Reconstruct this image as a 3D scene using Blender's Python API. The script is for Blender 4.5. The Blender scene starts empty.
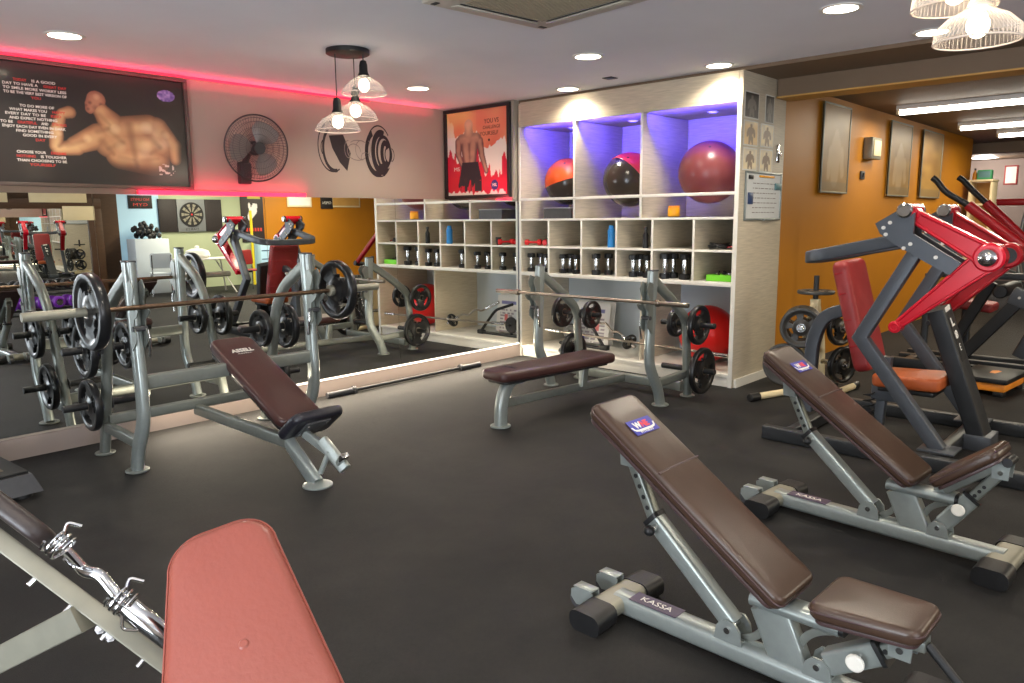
import bpy, bmesh, math, random
from mathutils import Vector, Matrix
random.seed(7)
SC = bpy.context.scene
COL = SC.collection
PI = math.pi
V = Vector

# ------------------------------------------------------------------ materials
def lin(c):
    return tuple((x / 12.92 if x <= 0.04045 else ((x + 0.055) / 1.055) ** 2.4) for x in c)
def rgb(r, g, b):
    return lin((r / 255, g / 255, b / 255)) + (1,)
def mat(name, col, rough=0.5, metal=0.0, var=0.0, scale=20, stretch=(1, 1, 1), bump=0.0, bscale=None, emit=None, es=1.0, coat=0.0, trans=0.0, ior=1.45, col2=None):
    m = bpy.data.materials.new(name); m.use_nodes = True
    nt = m.node_tree; b = nt.nodes['Principled BSDF']
    b.inputs['Base Color'].default_value = col
    b.inputs['Roughness'].default_value = rough
    b.inputs['Metallic'].default_value = metal
    b.inputs['IOR'].default_value = ior
    if coat: b.inputs['Coat Weight'].default_value = coat
    if trans: b.inputs['Transmission Weight'].default_value = trans
    if emit:
        b.inputs['Emission Color'].default_value = emit; b.inputs['Emission Strength'].default_value = es
    if var or bump:
        tc = nt.nodes.new('ShaderNodeTexCoord'); mp = nt.nodes.new('ShaderNodeMapping')
        mp.inputs['Scale'].default_value = stretch
        nz = nt.nodes.new('ShaderNodeTexNoise'); nz.inputs['Scale'].default_value = scale; nz.inputs['Detail'].default_value = 6
        nt.links.new(tc.outputs['Object'], mp.inputs['Vector']); nt.links.new(mp.outputs['Vector'], nz.inputs['Vector'])
        if var:
            rp = nt.nodes.new('ShaderNodeValToRGB')
            rp.color_ramp.elements[0].position = 0.3; rp.color_ramp.elements[1].position = 0.7
            c2 = col2 if col2 else tuple(min(1, x * (1 + var)) for x in col[:3]) + (1,)
            c1 = tuple(x * (1 - var) for x in col[:3]) + (1,)
            rp.color_ramp.elements[0].color = c1; rp.color_ramp.elements[1].color = c2
            nt.links.new(nz.outputs['Fac'], rp.inputs['Fac']); nt.links.new(rp.outputs['Color'], b.inputs['Base Color'])
        if bump:
            n2 = nz
            if bscale:
                n2 = nt.nodes.new('ShaderNodeTexNoise'); n2.inputs['Scale'].default_value = bscale; n2.inputs['Detail'].default_value = 4
                nt.links.new(tc.outputs['Object'], n2.inputs['Vector'])
            bp = nt.nodes.new('ShaderNodeBump'); bp.inputs['Strength'].default_value = bump; bp.inputs['Distance'].default_value = 0.01
            nt.links.new(n2.outputs['Fac'], bp.inputs['Height']); nt.links.new(bp.outputs['Normal'], b.inputs['Normal'])
    return m
def vcol_mat(name, rough=0.35, coat=0.0):
    m = bpy.data.materials.new(name); m.use_nodes = True
    nt = m.node_tree; b = nt.nodes['Principled BSDF']
    a = nt.nodes.new('ShaderNodeVertexColor'); a.layer_name = 'Col'
    nt.links.new(a.outputs['Color'], b.inputs['Base Color'])
    b.inputs['Roughness'].default_value = rough
    if coat: b.inputs['Coat Weight'].default_value = coat; b.inputs['Coat Roughness'].default_value = 0.12
    return m

M = {}
def floor_mat():
    m = bpy.data.materials.new('rubber_floor'); m.use_nodes = True
    nt = m.node_tree; b = nt.nodes['Principled BSDF']; b.inputs['Roughness'].default_value = 0.72; b.inputs['Specular IOR Level'].default_value = 0.28
    tc = nt.nodes.new('ShaderNodeTexCoord')
    def noise(sc, d=5, rough=0.6):
        n = nt.nodes.new('ShaderNodeTexNoise'); n.inputs['Scale'].default_value = sc; n.inputs['Detail'].default_value = d; n.inputs['Roughness'].default_value = rough
        nt.links.new(tc.outputs['Object'], n.inputs['Vector']); return n
    n1, n2, n3 = noise(1.1, 8, 0.7), noise(70, 3), noise(260, 2)
    r1 = nt.nodes.new('ShaderNodeValToRGB'); r1.color_ramp.elements[0].position = 0.36; r1.color_ramp.elements[1].position = 0.66
    r1.color_ramp.elements[0].color = rgb(19, 19, 20); r1.color_ramp.elements[1].color = rgb(42, 40, 38)
    nt.links.new(n1.outputs['Fac'], r1.inputs['Fac'])
    mx = nt.nodes.new('ShaderNodeMix'); mx.data_type = 'RGBA'; mx.blend_type = 'MULTIPLY'; mx.inputs[0].default_value = 0.5
    r2 = nt.nodes.new('ShaderNodeValToRGB'); r2.color_ramp.elements[0].position = 0.35; r2.color_ramp.elements[0].color = (0.45, 0.45, 0.45, 1); r2.color_ramp.elements[1].position = 0.65
    nt.links.new(n2.outputs['Fac'], r2.inputs['Fac']); nt.links.new(r1.outputs['Color'], mx.inputs[6]); nt.links.new(r2.outputs['Color'], mx.inputs[7])
    nt.links.new(mx.outputs[2], b.inputs['Base Color'])
    bp = nt.nodes.new('ShaderNodeBump'); bp.inputs['Strength'].default_value = 0.3; bp.inputs['Distance'].default_value = 0.01
    nt.links.new(n3.outputs['Fac'], bp.inputs['Height']); nt.links.new(bp.outputs['Normal'], b.inputs['Normal'])
    return m
M['floor'] = floor_mat()
M['white_ceiling'] = mat('white_ceiling', rgb(230, 229, 234), 0.8, var=0.03, scale=1.5)
M['dark_ceiling'] = mat('dark_ceiling', rgb(118, 98, 78), 0.6, var=0.08, scale=2)
M['beige_wall'] = mat('beige_wall', rgb(164, 152, 138), 0.75, var=0.03, scale=2)
M['orange_wall'] = mat('orange_wall', rgb(178, 114, 14), 0.5, var=0.06, scale=1.3)
M['green_wall'] = mat('green_wall', rgb(168, 178, 146), 0.7, var=0.03, scale=2)
M['grey_wall'] = mat('grey_wall', rgb(140, 125, 118), 0.7, var=0.04, scale=2)
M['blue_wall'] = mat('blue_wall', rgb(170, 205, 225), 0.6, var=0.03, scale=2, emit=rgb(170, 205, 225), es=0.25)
M['brown_panel'] = mat('brown_panel', rgb(74, 50, 30), 0.5, var=0.15, scale=6, stretch=(1, 1, 8))
M['cream'] = mat('cream_paint', rgb(222, 205, 165), 0.6, var=0.04, scale=4)
M['base'] = mat('baseboard_paint', rgb(146, 132, 124), 0.5, var=0.04, scale=5)
M['mirror'] = mat('mirror_glass', (0.86, 0.88, 0.86, 1), 0.0, 1.0)
M['wood'] = mat('ash_laminate', rgb(196, 184, 162), 0.5, var=0.13, scale=5, stretch=(1.2, 1.2, 22))
M['white_edge'] = mat('white_laminate', rgb(226, 222, 212), 0.45, var=0.02, scale=5)
M['pale_blue'] = mat('pale_blue_panel', rgb(196, 206, 214), 0.4, var=0.03, scale=3)
M['silver'] = mat('silver_paint', rgb(146, 153, 150), 0.3, 0.45, var=0.05, scale=30)
M['silver_warm'] = mat('silver_paint_grey', rgb(126, 130, 124), 0.34, 0.45, var=0.05, scale=30)
M['chrome'] = mat('chrome', rgb(205, 205, 205), 0.14, 1.0, var=0.04, scale=40)
M['steel_bar'] = mat('steel_bar', rgb(150, 140, 128), 0.3, 0.95, var=0.1, scale=60)
M['bronze_bar'] = mat('worn_bar', rgb(120, 98, 80), 0.35, 0.9, var=0.15, scale=60)
M['black_rubber'] = mat('black_rubber', rgb(26, 26, 27), 0.42, var=0.2, scale=25, bump=0.1, bscale=200)
M['plate_rubber'] = mat('plate_rubber', rgb(24, 24, 25), 0.3, var=0.15, scale=12)
M['plate_grey'] = mat('plate_grey_iron', rgb(62, 60, 57), 0.4, 0.3, var=0.15, scale=12)
M['brown_vinyl'] = mat('brown_vinyl', rgb(66, 49, 39), 0.3, var=0.12, scale=9, bump=0.08, bscale=240)
M['brown_vinyl_gold'] = mat('brown_vinyl_sheen', rgb(96, 72, 48), 0.33, var=0.14, scale=9, bump=0.08, bscale=240)
M['maroon_vinyl'] = mat('maroon_vinyl', rgb(62, 38, 35), 0.34, var=0.1, scale=9, bump=0.08, bscale=240)
M['navy_vinyl'] = mat('navy_vinyl', rgb(34, 33, 40), 0.35, var=0.1, scale=9, bump=0.2, bscale=40)
M['bench_beam'] = mat('grey_steel_beam', rgb(112, 110, 98), 0.4, 0.3, var=0.1, scale=14)
M['dark_pad'] = mat('dark_brown_vinyl', rgb(40, 31, 29), 0.45, var=0.1, scale=9, bump=0.08, bscale=200)
M['piping'] = mat('pad_side_vinyl', rgb(70, 52, 52), 0.35, var=0.1, scale=12)
M['red_vinyl'] = mat('red_vinyl', rgb(146, 46, 46), 0.45, var=0.1, scale=6, bump=0.1, bscale=160)
M['orange_vinyl'] = mat('orange_vinyl', rgb(172, 84, 40), 0.42, var=0.1, scale=6, bump=0.1, bscale=160)
M['coral_vinyl'] = mat('coral_vinyl', rgb(124, 63, 52), 0.38, var=0.04, scale=5, bump=0.14, bscale=90)
M['red_paint'] = mat('red_paint', rgb(206, 22, 44), 0.25, 0.1, var=0.05, scale=6, coat=0.5)
M['red_dark'] = mat('dark_red_paint', rgb(160, 14, 26), 0.28, 0.1, var=0.08, scale=6, coat=0.5)
M['slate'] = mat('slate_paint', rgb(78, 82, 88), 0.38, 0.3, var=0.05, scale=10)
M['dark_slate'] = mat('dark_slate_paint', rgb(50, 52, 54), 0.4, 0.3, var=0.05, scale=10)
M['black'] = mat('black_plastic', rgb(24, 24, 25), 0.45, var=0.1, scale=20)
M['charcoal'] = mat('charcoal_plastic', rgb(62, 62, 64), 0.5, var=0.08, scale=20)
M['tube_beige'] = mat('beige_grey_tube', rgb(140, 137, 122), 0.4, 0.35, var=0.08, scale=14)
M['white'] = mat('white_plastic', rgb(232, 230, 224), 0.4, var=0.02, scale=10)
M['paper'] = mat('paper', rgb(222, 220, 212), 0.7, var=0.05, scale=15)
M['clear'] = mat('clear_glass', (1, 1, 1, 1), 0.03, trans=0.0)
M['red_ball'] = mat('red_ball', rgb(214, 28, 26), 0.3, var=0.06, scale=3)
M['pink_ball'] = mat('dusty_red_ball', rgb(120, 58, 60), 0.32, var=0.06, scale=3)
M['orange_ball'] = mat('orange_ball', rgb(216, 84, 28), 0.35, var=0.05, scale=3)
M['crimson_ball'] = mat('crimson_ball', rgb(196, 46, 52), 0.35, var=0.05, scale=3)
M['dark_ball'] = mat('dark_ball', rgb(52, 44, 38), 0.22, var=0.08, scale=3)
M['blue'] = mat('blue_plastic', rgb(40, 130, 200), 0.4, var=0.05, scale=10)
M['navy'] = mat('navy_plastic', rgb(50, 70, 110), 0.4, var=0.05, scale=10)
M['teal'] = mat('teal_plastic', rgb(90, 130, 135), 0.4, var=0.05, scale=10)
M['lime'] = mat('lime_plastic', rgb(120, 215, 50), 0.4, var=0.05, scale=10)
M['green'] = mat('green_plastic', rgb(60, 150, 100), 0.4, var=0.05, scale=10)
M['yellow'] = mat('yellow_plastic', rgb(245, 170, 30), 0.4, var=0.05, scale=10)
M['yellow_pole'] = mat('yellow_paint', rgb(225, 205, 40), 0.4, var=0.05, scale=10)
M['purple'] = mat('purple_rubber', rgb(110, 40, 160), 0.4, var=0.05, scale=10)
M['orange'] = mat('orange_plastic', rgb(232, 140, 40), 0.45, var=0.05, scale=10)
M['red'] = mat('red_plastic', rgb(205, 36, 40), 0.4, var=0.05, scale=10)
M['ink'] = mat('black_ink', rgb(40, 34, 34), 0.6, var=0.1, scale=30)
M['ink_grey'] = mat('grey_ink', rgb(120, 108, 100), 0.6, var=0.1, scale=30)
M['logo_blue'] = mat('logo_blue', rgb(52, 52, 150), 0.4, var=0.05, scale=30)
M['logo_red'] = mat('logo_red', rgb(215, 60, 70), 0.4, var=0.05, scale=30)
M['logo_purple'] = mat('logo_purple', rgb(70, 58, 78), 0.4, var=0.05, scale=30)
M['red_letter'] = mat('red_letters', rgb(206, 60, 52), 0.5, var=0.05, scale=30)
M['white_letter'] = mat('white_letters', rgb(226, 222, 212), 0.5, var=0.05, scale=30)
M['poster'] = vcol_mat('glossy_poster', 0.3, 0.5)
M['print'] = vcol_mat('matt_print', 0.45)
M['fan_blade'] = mat('fan_blade_plastic', rgb(128, 116, 110), 0.3, var=0.05, scale=10)
M['fan'] = mat('fan_plastic', rgb(58, 54, 54), 0.45, var=0.05, scale=10)
M['glow_warm'] = mat('lamp_glow_warm', (1, 1, 1, 1), 0.5, emit=(1, 0.88, 0.66, 1), es=14, var=0.01, scale=4)
M['glow_day'] = mat('lamp_glow_tube', (1, 1, 1, 1), 0.5, emit=(1, 0.95, 0.82, 1), es=9, var=0.01, scale=4)
M['glow_red'] = mat('led_red', (1, 0.1, 0.15, 1), 0.5, emit=(1, 0.012, 0.06, 1), es=1.0, var=0.01, scale=4)
M['glow_strip'] = mat('led_warm_white', (1, 1, 1, 1), 0.5, emit=(1, 0.9, 0.72, 1), es=2.2, var=0.01, scale=4)
M['glow_blue'] = mat('led_blue', (0.2, 0.2, 1, 1), 0.5, emit=(0.15, 0.12, 1, 1), es=5, var=0.01, scale=4)
M['tan'] = mat('tan_mat', rgb(116, 106, 88), 0.6, var=0.06, scale=10)
M['gold'] = mat('ochre_paint', rgb(196, 150, 80), 0.5, var=0.05, scale=8)

def thin_glass(name, tint, alpha, rib=0.0):
    m = bpy.data.materials.new(name); m.use_nodes = True
    nt = m.node_tree; nt.nodes.clear()
    out = nt.nodes.new('ShaderNodeOutputMaterial'); mix = nt.nodes.new('ShaderNodeMixShader')
    tr = nt.nodes.new('ShaderNodeBsdfTransparent'); gl = nt.nodes.new('ShaderNodeBsdfPrincipled')
    gl.inputs['Base Color'].default_value = tint; gl.inputs['Roughness'].default_value = 0.12
    fr = nt.nodes.new('ShaderNodeLayerWeight'); fr.inputs['Blend'].default_value = 0.35
    mm = nt.nodes.new('ShaderNodeMath'); mm.operation = 'MULTIPLY_ADD'; mm.inputs[1].default_value = 0.38; mm.inputs[2].default_value = alpha
    nt.links.new(fr.outputs['Facing'], mm.inputs[0]); nt.links.new(mm.outputs[0], mix.inputs[0])
    nt.links.new(tr.outputs[0], mix.inputs[1]); nt.links.new(gl.outputs[0], mix.inputs[2]); nt.links.new(mix.outputs[0], out.inputs[0])
    return m
M['shade_glass'] = thin_glass('clear_shade_glass', (0.95, 0.9, 0.85, 1), 0.05)

# ------------------------------------------------------------------ mesh builder
def rotm(ax, a): return Matrix.Rotation(a, 3, ax)
class MB:
    def __init__(s): s.v = []; s.f = []; s.m = []
    def add(s, vs, fs, mi=0):
        o = len(s.v); s.v += [tuple(x) for x in vs]; s.f += [tuple(i + o for i in f) for f in fs]; s.m += [mi] * len(fs)
        return s
    def box(s, c, d, R=None, bev=0.0, mi=0, seg=2):
        bm = bmesh.new(); bmesh.ops.create_cube(bm, size=1)
        for v in bm.verts: v.co = V((v.co.x * d[0], v.co.y * d[1], v.co.z * d[2]))
        if bev: bmesh.ops.bevel(bm, geom=bm.edges[:], offset=min(bev, min(d) * 0.49), segments=seg, affect='EDGES', profile=0.5)
        bm.verts.index_update()
        c = V(c)
        vs = [c + (R @ v.co if R else v.co) for v in bm.verts]
        s.add(vs, [[v.index for v in f.verts] for f in bm.faces], mi); bm.free(); return s
    def box2(s, lo, hi, bev=0.0, mi=0):
        return s.box([(a + b) / 2 for a, b in zip(lo, hi)], [abs(b - a) for a, b in zip(lo, hi)], None, bev, mi)
    def _sweep(s, pts, sec, up, closed=False, mi=0, caps=True):
        pts = [V(p) for p in pts]; n = len(pts); k = len(sec)
        vs = []; side0 = None
        for i, p in enumerate(pts):
            a = pts[i] - pts[i - 1] if (i > 0 or closed) else None
            b = pts[(i + 1) % n] - p if (i < n - 1 or closed) else None
            if a is None: a = b
            if b is None: b = a
            a = a.normalized(); b = b.normalized(); t = (a + b)
            t = t.normalized() if t.length > 1e-6 else a
            if up is not None:
                sd = a.cross(V(up)); sd = sd.normalized() if sd.length > 1e-5 else V((1, 0, 0))
                sd2 = t.cross(V(up)); sd2 = sd2.normalized() if sd2.length > 1e-5 else sd
                sd = sd2
            else:
                if side0 is None:
                    h = V((0, 0, 1)) if abs(t.z) < 0.9 else V((1, 0, 0))
                    sd = t.cross(h).normalized()
                else:
                    sd = (side0 - t * side0.dot(t)); sd = sd.normalized()
                side0 = sd
            nn = sd.cross(t).normalized()
            cosh = max(0.35, math.cos(a.angle(b) / 2)) if a.length and b.length else 1
            ax = (b - a)
            for (x, y) in sec:
                off = sd * x + nn * y
                if ax.length > 1e-4:      # mitre stretch in the bend plane
                    e = ax.normalized(); e = (e - t * e.dot(t))
                    if e.length > 1e-5:
                        e.normalize(); off = off + e * off.dot(e) * (1 / cosh - 1)
                vs.append(p + off)
        fs = []
        for i in range(n if closed else n - 1):
            j = (i + 1) % n
            for q in range(k):
                r = (q + 1) % k
                fs.append((i * k + q, i * k + r, j * k + r, j * k + q))
        if caps and not closed:
            fs.append(tuple(reversed(range(k)))); fs.append(tuple((n - 1) * k + q for q in range(k)))
        return s.add(vs, fs, mi)
    def tube(s, pts, r, n=12, closed=False, mi=0, caps=True):
        return s._sweep(pts, [(r * math.cos(2 * PI * i / n), r * math.sin(2 * PI * i / n)) for i in range(n)], None, closed, mi, caps)
    def beam(s, pts, w, h, up=(0, 0, 1), r=0.008, mi=0):
        """w = size across (sideways), h = size along up"""
        r = min(r, w * 0.49, h * 0.49); sec = []
        for (cx, cy, a0) in ((w / 2 - r, h / 2 - r, 0), (-w / 2 + r, h / 2 - r, PI / 2), (-w / 2 + r, -h / 2 + r, PI), (w / 2 - r, -h / 2 + r, 1.5 * PI)):
            for q in range(4):
                a = a0 + q * PI / 6; sec.append((cx + r * math.cos(a), cy + r * math.sin(a)))
        return s._sweep(pts, sec, up, False, mi)
    def lathe(s, prof, c=(0, 0, 0), axis=(0, 0, 1), n=32, mi=0):
        ax = V(axis).normalized(); h = V((0, 0, 1)) if abs(ax.z) < 0.9 else V((1, 0, 0))
        u = ax.cross(h).normalized(); w = ax.cross(u); c = V(c)
        vs = []; fs = []; k = len(prof)
        for i in range(n):
            a = 2 * PI * i / n; d = u * math.cos(a) + w * math.sin(a)
            for (r, z) in prof: vs.append(c + d * r + ax * z)
        for i in range(n):
            j = (i + 1) % n
            for q in range(k - 1): fs.append((i * k + q, j * k + q, j * k + q + 1, i * k + q + 1))
        ring = tuple(prof[0]) == tuple(prof[-1])
        if ring: pass
        elif prof[0][0] > 1e-6: fs.append(tuple(i * k for i in reversed(range(n))))
        if prof[-1][0] > 1e-6 and not ring: fs.append(tuple(i * k + k - 1 for i in range(n)))
        return s.add(vs, fs, mi)
    def cyl(s, a, b, r, n=20, mi=0, bev=0.0):
        a = V(a); b = V(b); L = (b - a).length
        if bev: pr = [(0, 0), (r - bev, 0), (r, bev), (r, L - bev), (r - bev, L), (0, L)]
        else: pr = [(0, 0), (r, 0), (r, 0), (r, L), (r, L), (0, L)]
        return s.lathe(pr, a, b - a, n, mi)
    def ball(s, c, r, n=32, sq=(1, 1, 1), mi=0):
        vs = []; fs = []; m = n // 2; c = V(c)
        for i in range(m + 1):
            th = PI * i / m
            for j in range(n):
                ph = 2 * PI * j / n
                vs.append(c + V((r * sq[0] * math.sin(th) * math.cos(ph), r * sq[1] * math.sin(th) * math.sin(ph), r * sq[2] * math.cos(th))))
        for i in range(m):
            for j in range(n):
                k = (j + 1) % n
                fs.append((i * n + j, (i + 1) * n + j, (i + 1) * n + k, i * n + k))
        return s.add(vs, fs, mi)
    def pad(s, outline, th, er, Mx=None, steps=4, mi=0, crown=0.0):
        """cushion: 2-D outline (CCW), thickness along local z from 0..th, rounded edges"""
        pts = [V((p[0], p[1])) for p in outline]; n = len(pts)
        nrm = []
        for i in range(n):
            e = (pts[(i + 1) % n] - pts[i - 1]); e.normalize(); nrm.append(V((e.y, -e.x)))
        rings = []
        for q in range(steps + 1):
            a = PI / 2 * q / steps
            rings.append((er * (1 - math.sin(a)), er * (1 - math.cos(a))))
        rings = [(i, z) for (i, z) in rings] + [(i, th - z) for (i, z) in reversed(rings)]
        vs = []
        for (ins, z) in rings:
            for i in range(n): q = pts[i] - nrm[i] * ins; vs.append(V((q.x, q.y, z)))
        k = len(rings); fs = []
        for a in range(k - 1):
            for i in range(n):
                j = (i + 1) % n; fs.append((a * n + i, a * n + j, (a + 1) * n + j, (a + 1) * n + i))
        fs.append(tuple(reversed(range(n))))
        cx = sum((p for p in pts), V((0, 0))) / n
        top = (k - 1) * n; base = top; cnt = len(vs)
        if crown:
            sc = [0.8, 0.55, 0.25]
            for t in sc:
                st = len(vs)
                for i in range(n):
                    p = vs[top + i]; vs.append(V((cx.x + (p.x - cx.x) * t, cx.y + (p.y - cx.y) * t, th + crown * (1 - t * t))))
                for i in range(n):
                    j = (i + 1) % n; fs.append((base + i, base + j, st + j, st + i))
                base = st
        fs.append(tuple(base + i for i in range(n)))
        if Mx is not None: vs = [Mx @ v for v in vs]
        return s.add(vs, fs, mi)
    def prism(s, poly, th, Mx=None, mi=0):
        n = len(poly)
        vs = [V((p[0], p[1], 0)) for p in poly] + [V((p[0], p[1], th)) for p in poly]
        fs = [tuple(reversed(range(n))), tuple(range(n, 2 * n))] + [(i, (i + 1) % n, n + (i + 1) % n, n + i) for i in range(n)]
        if Mx is not None: vs = [Mx @ v for v in vs]
        return s.add(vs, fs, mi)
    def build(s, name, m, parent=None, angle=38):
        me = bpy.data.meshes.new(name); me.from_pydata(s.v, [], s.f)
        ms = m if isinstance(m, (list, tuple)) else [m]
        for x in ms: me.materials.append(x)
        me.polygons.foreach_set('material_index', s.m)
        bm = bmesh.new(); bm.from_mesh(me)
        bmesh.ops.remove_doubles(bm, verts=bm.verts[:], dist=1e-6)
        bmesh.ops.recalc_face_normals(bm, faces=bm.faces[:]); bm.to_mesh(me); bm.free()
        me.polygons.foreach_set('use_smooth', [True] * len(me.polygons))
        me.set_sharp_from_angle(angle=math.radians(angle)); me.update()
        o = bpy.data.objects.new(name, me); COL.objects.link(o)
        if parent is not None: o.parent = parent
        return o

def rrect(w, h, r, n=5, cx=0, cy=0, w2=None):
    """rounded rectangle, optionally tapering: width w at bottom (-h/2), w2 at the top"""
    w2 = w if w2 is None else w2; P = []
    for (x, y, a0) in ((w / 2 - r, -h / 2 + r, -PI / 2), (w2 / 2 - r, h / 2 - r, 0), (-w2 / 2 + r, h / 2 - r, PI / 2), (-w / 2 + r, -h / 2 + r, PI)):
        for q in range(n + 1):
            a = a0 + q * PI / 2 / n; P.append((cx + x + r * math.cos(a), cy + y + r * math.sin(a)))
    return P
def frame(o, x, y, z):
    """matrix with given axes (columns)"""
    x, y, z = V(x).normalized(), V(y).normalized(), V(z).normalized()
    return Matrix(((x.x, y.x, z.x, o[0]), (x.y, y.y, z.y, o[1]), (x.z, y.z, z.z, o[2]), (0, 0, 0, 1)))
def fillet(pts, r, n=5):
    pts = [V(p) for p in pts]; out = [pts[0]]
    for i in range(1, len(pts) - 1):
        a = (pts[i - 1] - pts[i]); b = (pts[i + 1] - pts[i]); d = min(r, a.length * 0.45, b.length * 0.45)
        p0 = pts[i] + a.normalized() * d; p2 = pts[i] + b.normalized() * d
        for q in range(n + 1):
            t = q / n; out.append(p0 * (1 - t) ** 2 + pts[i] * 2 * t * (1 - t) + p2 * t * t)
    out.append(pts[-1]); return out

def tag(o, label, cat, group=None, kind=None):
    o['label'] = label; o['category'] = cat
    if group: o['group'] = group
    if kind: o['kind'] = kind
    return o
def thing(name, label, cat, loc=(0, 0, 0), rz=0, group=None):
    o = bpy.data.objects.new(name, None); COL.objects.link(o)
    o.location = loc; o.rotation_euler = (0, 0, rz); o.empty_display_size = 0.1
    return tag(o, label, cat, group)
def struct(o): o['kind'] = 'structure'; return o
def copy_tree(o, parent=None):
    c = o.copy(); COL.objects.link(c)
    if parent is not None: c.parent = parent
    for ch in list(o.children): copy_tree(ch, c)
    return c
DG = bpy.context.evaluated_depsgraph_get
def text_mesh(body, size, Mx, bold=0.0, align='CENTER', width=None, depth=0.0006):
    """lettering as a list of verts, faces in the plane of Mx"""
    cu = bpy.data.curves.new('lettering', 'FONT'); cu.body = body; cu.size = size; cu.align_x = align; cu.align_y = 'CENTER'
    cu.offset = bold; cu.extrude = depth; cu.resolution_u = 2
    ob = bpy.data.objects.new('lettering_tmp', cu); COL.objects.link(ob)
    bpy.context.view_layer.update()
    me = bpy.data.meshes.new_from_object(ob.evaluated_get(DG()))
    vs = [v.co.copy() for v in me.vertices]; fs = [tuple(p.vertices) for p in me.polygons]
    bpy.data.objects.remove(ob); bpy.data.curves.remove(cu); bpy.data.meshes.remove(me)
    if width and vs:
        w = max(v.x for v in vs) - min(v.x for v in vs)
        if w > 0:
            for v in vs: v.x *= width / w
    return [Mx @ v for v in vs], fs
def lettering(name, items, m, parent):
    b = MB()
    for (body, size, Mx, kw) in items:
        vs, fs = text_mesh(body, size, Mx, **kw); b.add(vs, fs)
    return b.build(name, m, parent)
def painted(name, Mx, w, h, nx, ny, fn, m, parent=None, th=0.003):
    """flat printed sheet: fn(u,v)->srgb 0..255, u right, v up"""
    vs = []; cols = []
    for j in range(ny + 1):
        for i in range(nx + 1):
            u, v = i / nx, j / ny
            vs.append(Mx @ V(((u - .5) * w, (v - .5) * h, th)))
            cols.append(rgb(*[max(0, min(255, c)) for c in fn(u, v)]))
    fs = [(j * (nx + 1) + i, j * (nx + 1) + i + 1, (j + 1) * (nx + 1) + i + 1, (j + 1) * (nx + 1) + i) for j in range(ny) for i in range(nx)]
    me = bpy.data.meshes.new(name); me.from_pydata([tuple(v) for v in vs], [], fs); me.materials.append(m)
    at = me.color_attributes.new('Col', 'FLOAT_COLOR', 'POINT')
    at.data.foreach_set('color', [x for c in cols for x in c])
    o = bpy.data.objects.new(name, me); COL.objects.link(o)
    if parent is not None: o.parent = parent
    return o
def picture_frame(b, w, h, fw, d, Mx, mi=0):
    for (cx, cy, sx, sy) in ((0, h / 2 - fw / 2, w, fw), (0, -h / 2 + fw / 2, w, fw), (-w / 2 + fw / 2, 0, fw, h - 2 * fw), (w / 2 - fw / 2, 0, fw, h - 2 * fw)):
        bb = MB().box((cx, cy, d / 2), (sx, sy, d), None, 0.003)
        b.add([Mx @ V(v) for v in bb.v], bb.f, mi)
    return b
def lamp(name, kind, loc, energy, color=(1, 1, 1), size=0.1, rot=None, **kw):
    L = bpy.data.lights.new(name, kind); L.energy = energy; L.color = color
    if kind == 'AREA': L.size = size
    elif kind in ('POINT', 'SPOT'): L.shadow_soft_size = size
    for k, v in kw.items(): setattr(L, k, v)
    o = bpy.data.objects.new(name, L); COL.objects.link(o); o.location = loc
    if rot is not None: o.rotation_euler = V(rot).to_track_quat('-Z', 'Y').to_euler()
    return o
def smooth(a, b, x):
    t = max(0, min(1, (x - a) / (b - a))); return t * t * (3 - 2 * t)
def mixc(a, b, t): return tuple(x + (y - x) * t for x, y in zip(a, b))
def hsh(x, y):
    n = math.sin(x * 127.1 + y * 311.7) * 43758.5453; return n - math.floor(n)
def vnoise(x, y):
    xi, yi = math.floor(x), math.floor(y); fx, fy = x - xi, y - yi
    fx = fx * fx * (3 - 2 * fx); fy = fy * fy * (3 - 2 * fy)
    return (hsh(xi, yi) * (1 - fx) + hsh(xi + 1, yi) * fx) * (1 - fy) + (hsh(xi, yi + 1) * (1 - fx) + hsh(xi + 1, yi + 1) * fx) * fy

# ------------------------------------------------------------------ camera
H = 1.5; F_PX = 749.76
yaw, pitch, roll = 0.7473, 0.1624, -0.0096
cy, sy, cp, sp = math.cos(yaw), math.sin(yaw), math.cos(pitch), math.sin(pitch)
Fw = V((cy * cp, sy * cp, -sp)); Rt = V((sy, -cy, 0)); Up = Rt.cross(Fw)
R2 = Rt * math.cos(roll) + Up * math.sin(roll); U2 = -Rt * math.sin(roll) + Up * math.cos(roll)
cd = bpy.data.cameras.new('camera'); cam = bpy.data.objects.new('camera', cd); COL.objects.link(cam)
cam.matrix_world = frame((0, 0, H), R2, U2, -Fw)
cd.sensor_width = 36; cd.lens = F_PX / 1024 * 36; cd.clip_start = 0.05; cd.clip_end = 100
SC.camera = cam

XS, YM, YE, ZC = 6.068, 5.508, 3.0, 2.73     # shelf front, mirror plane, shelf end / orange wall, ceiling
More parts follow.
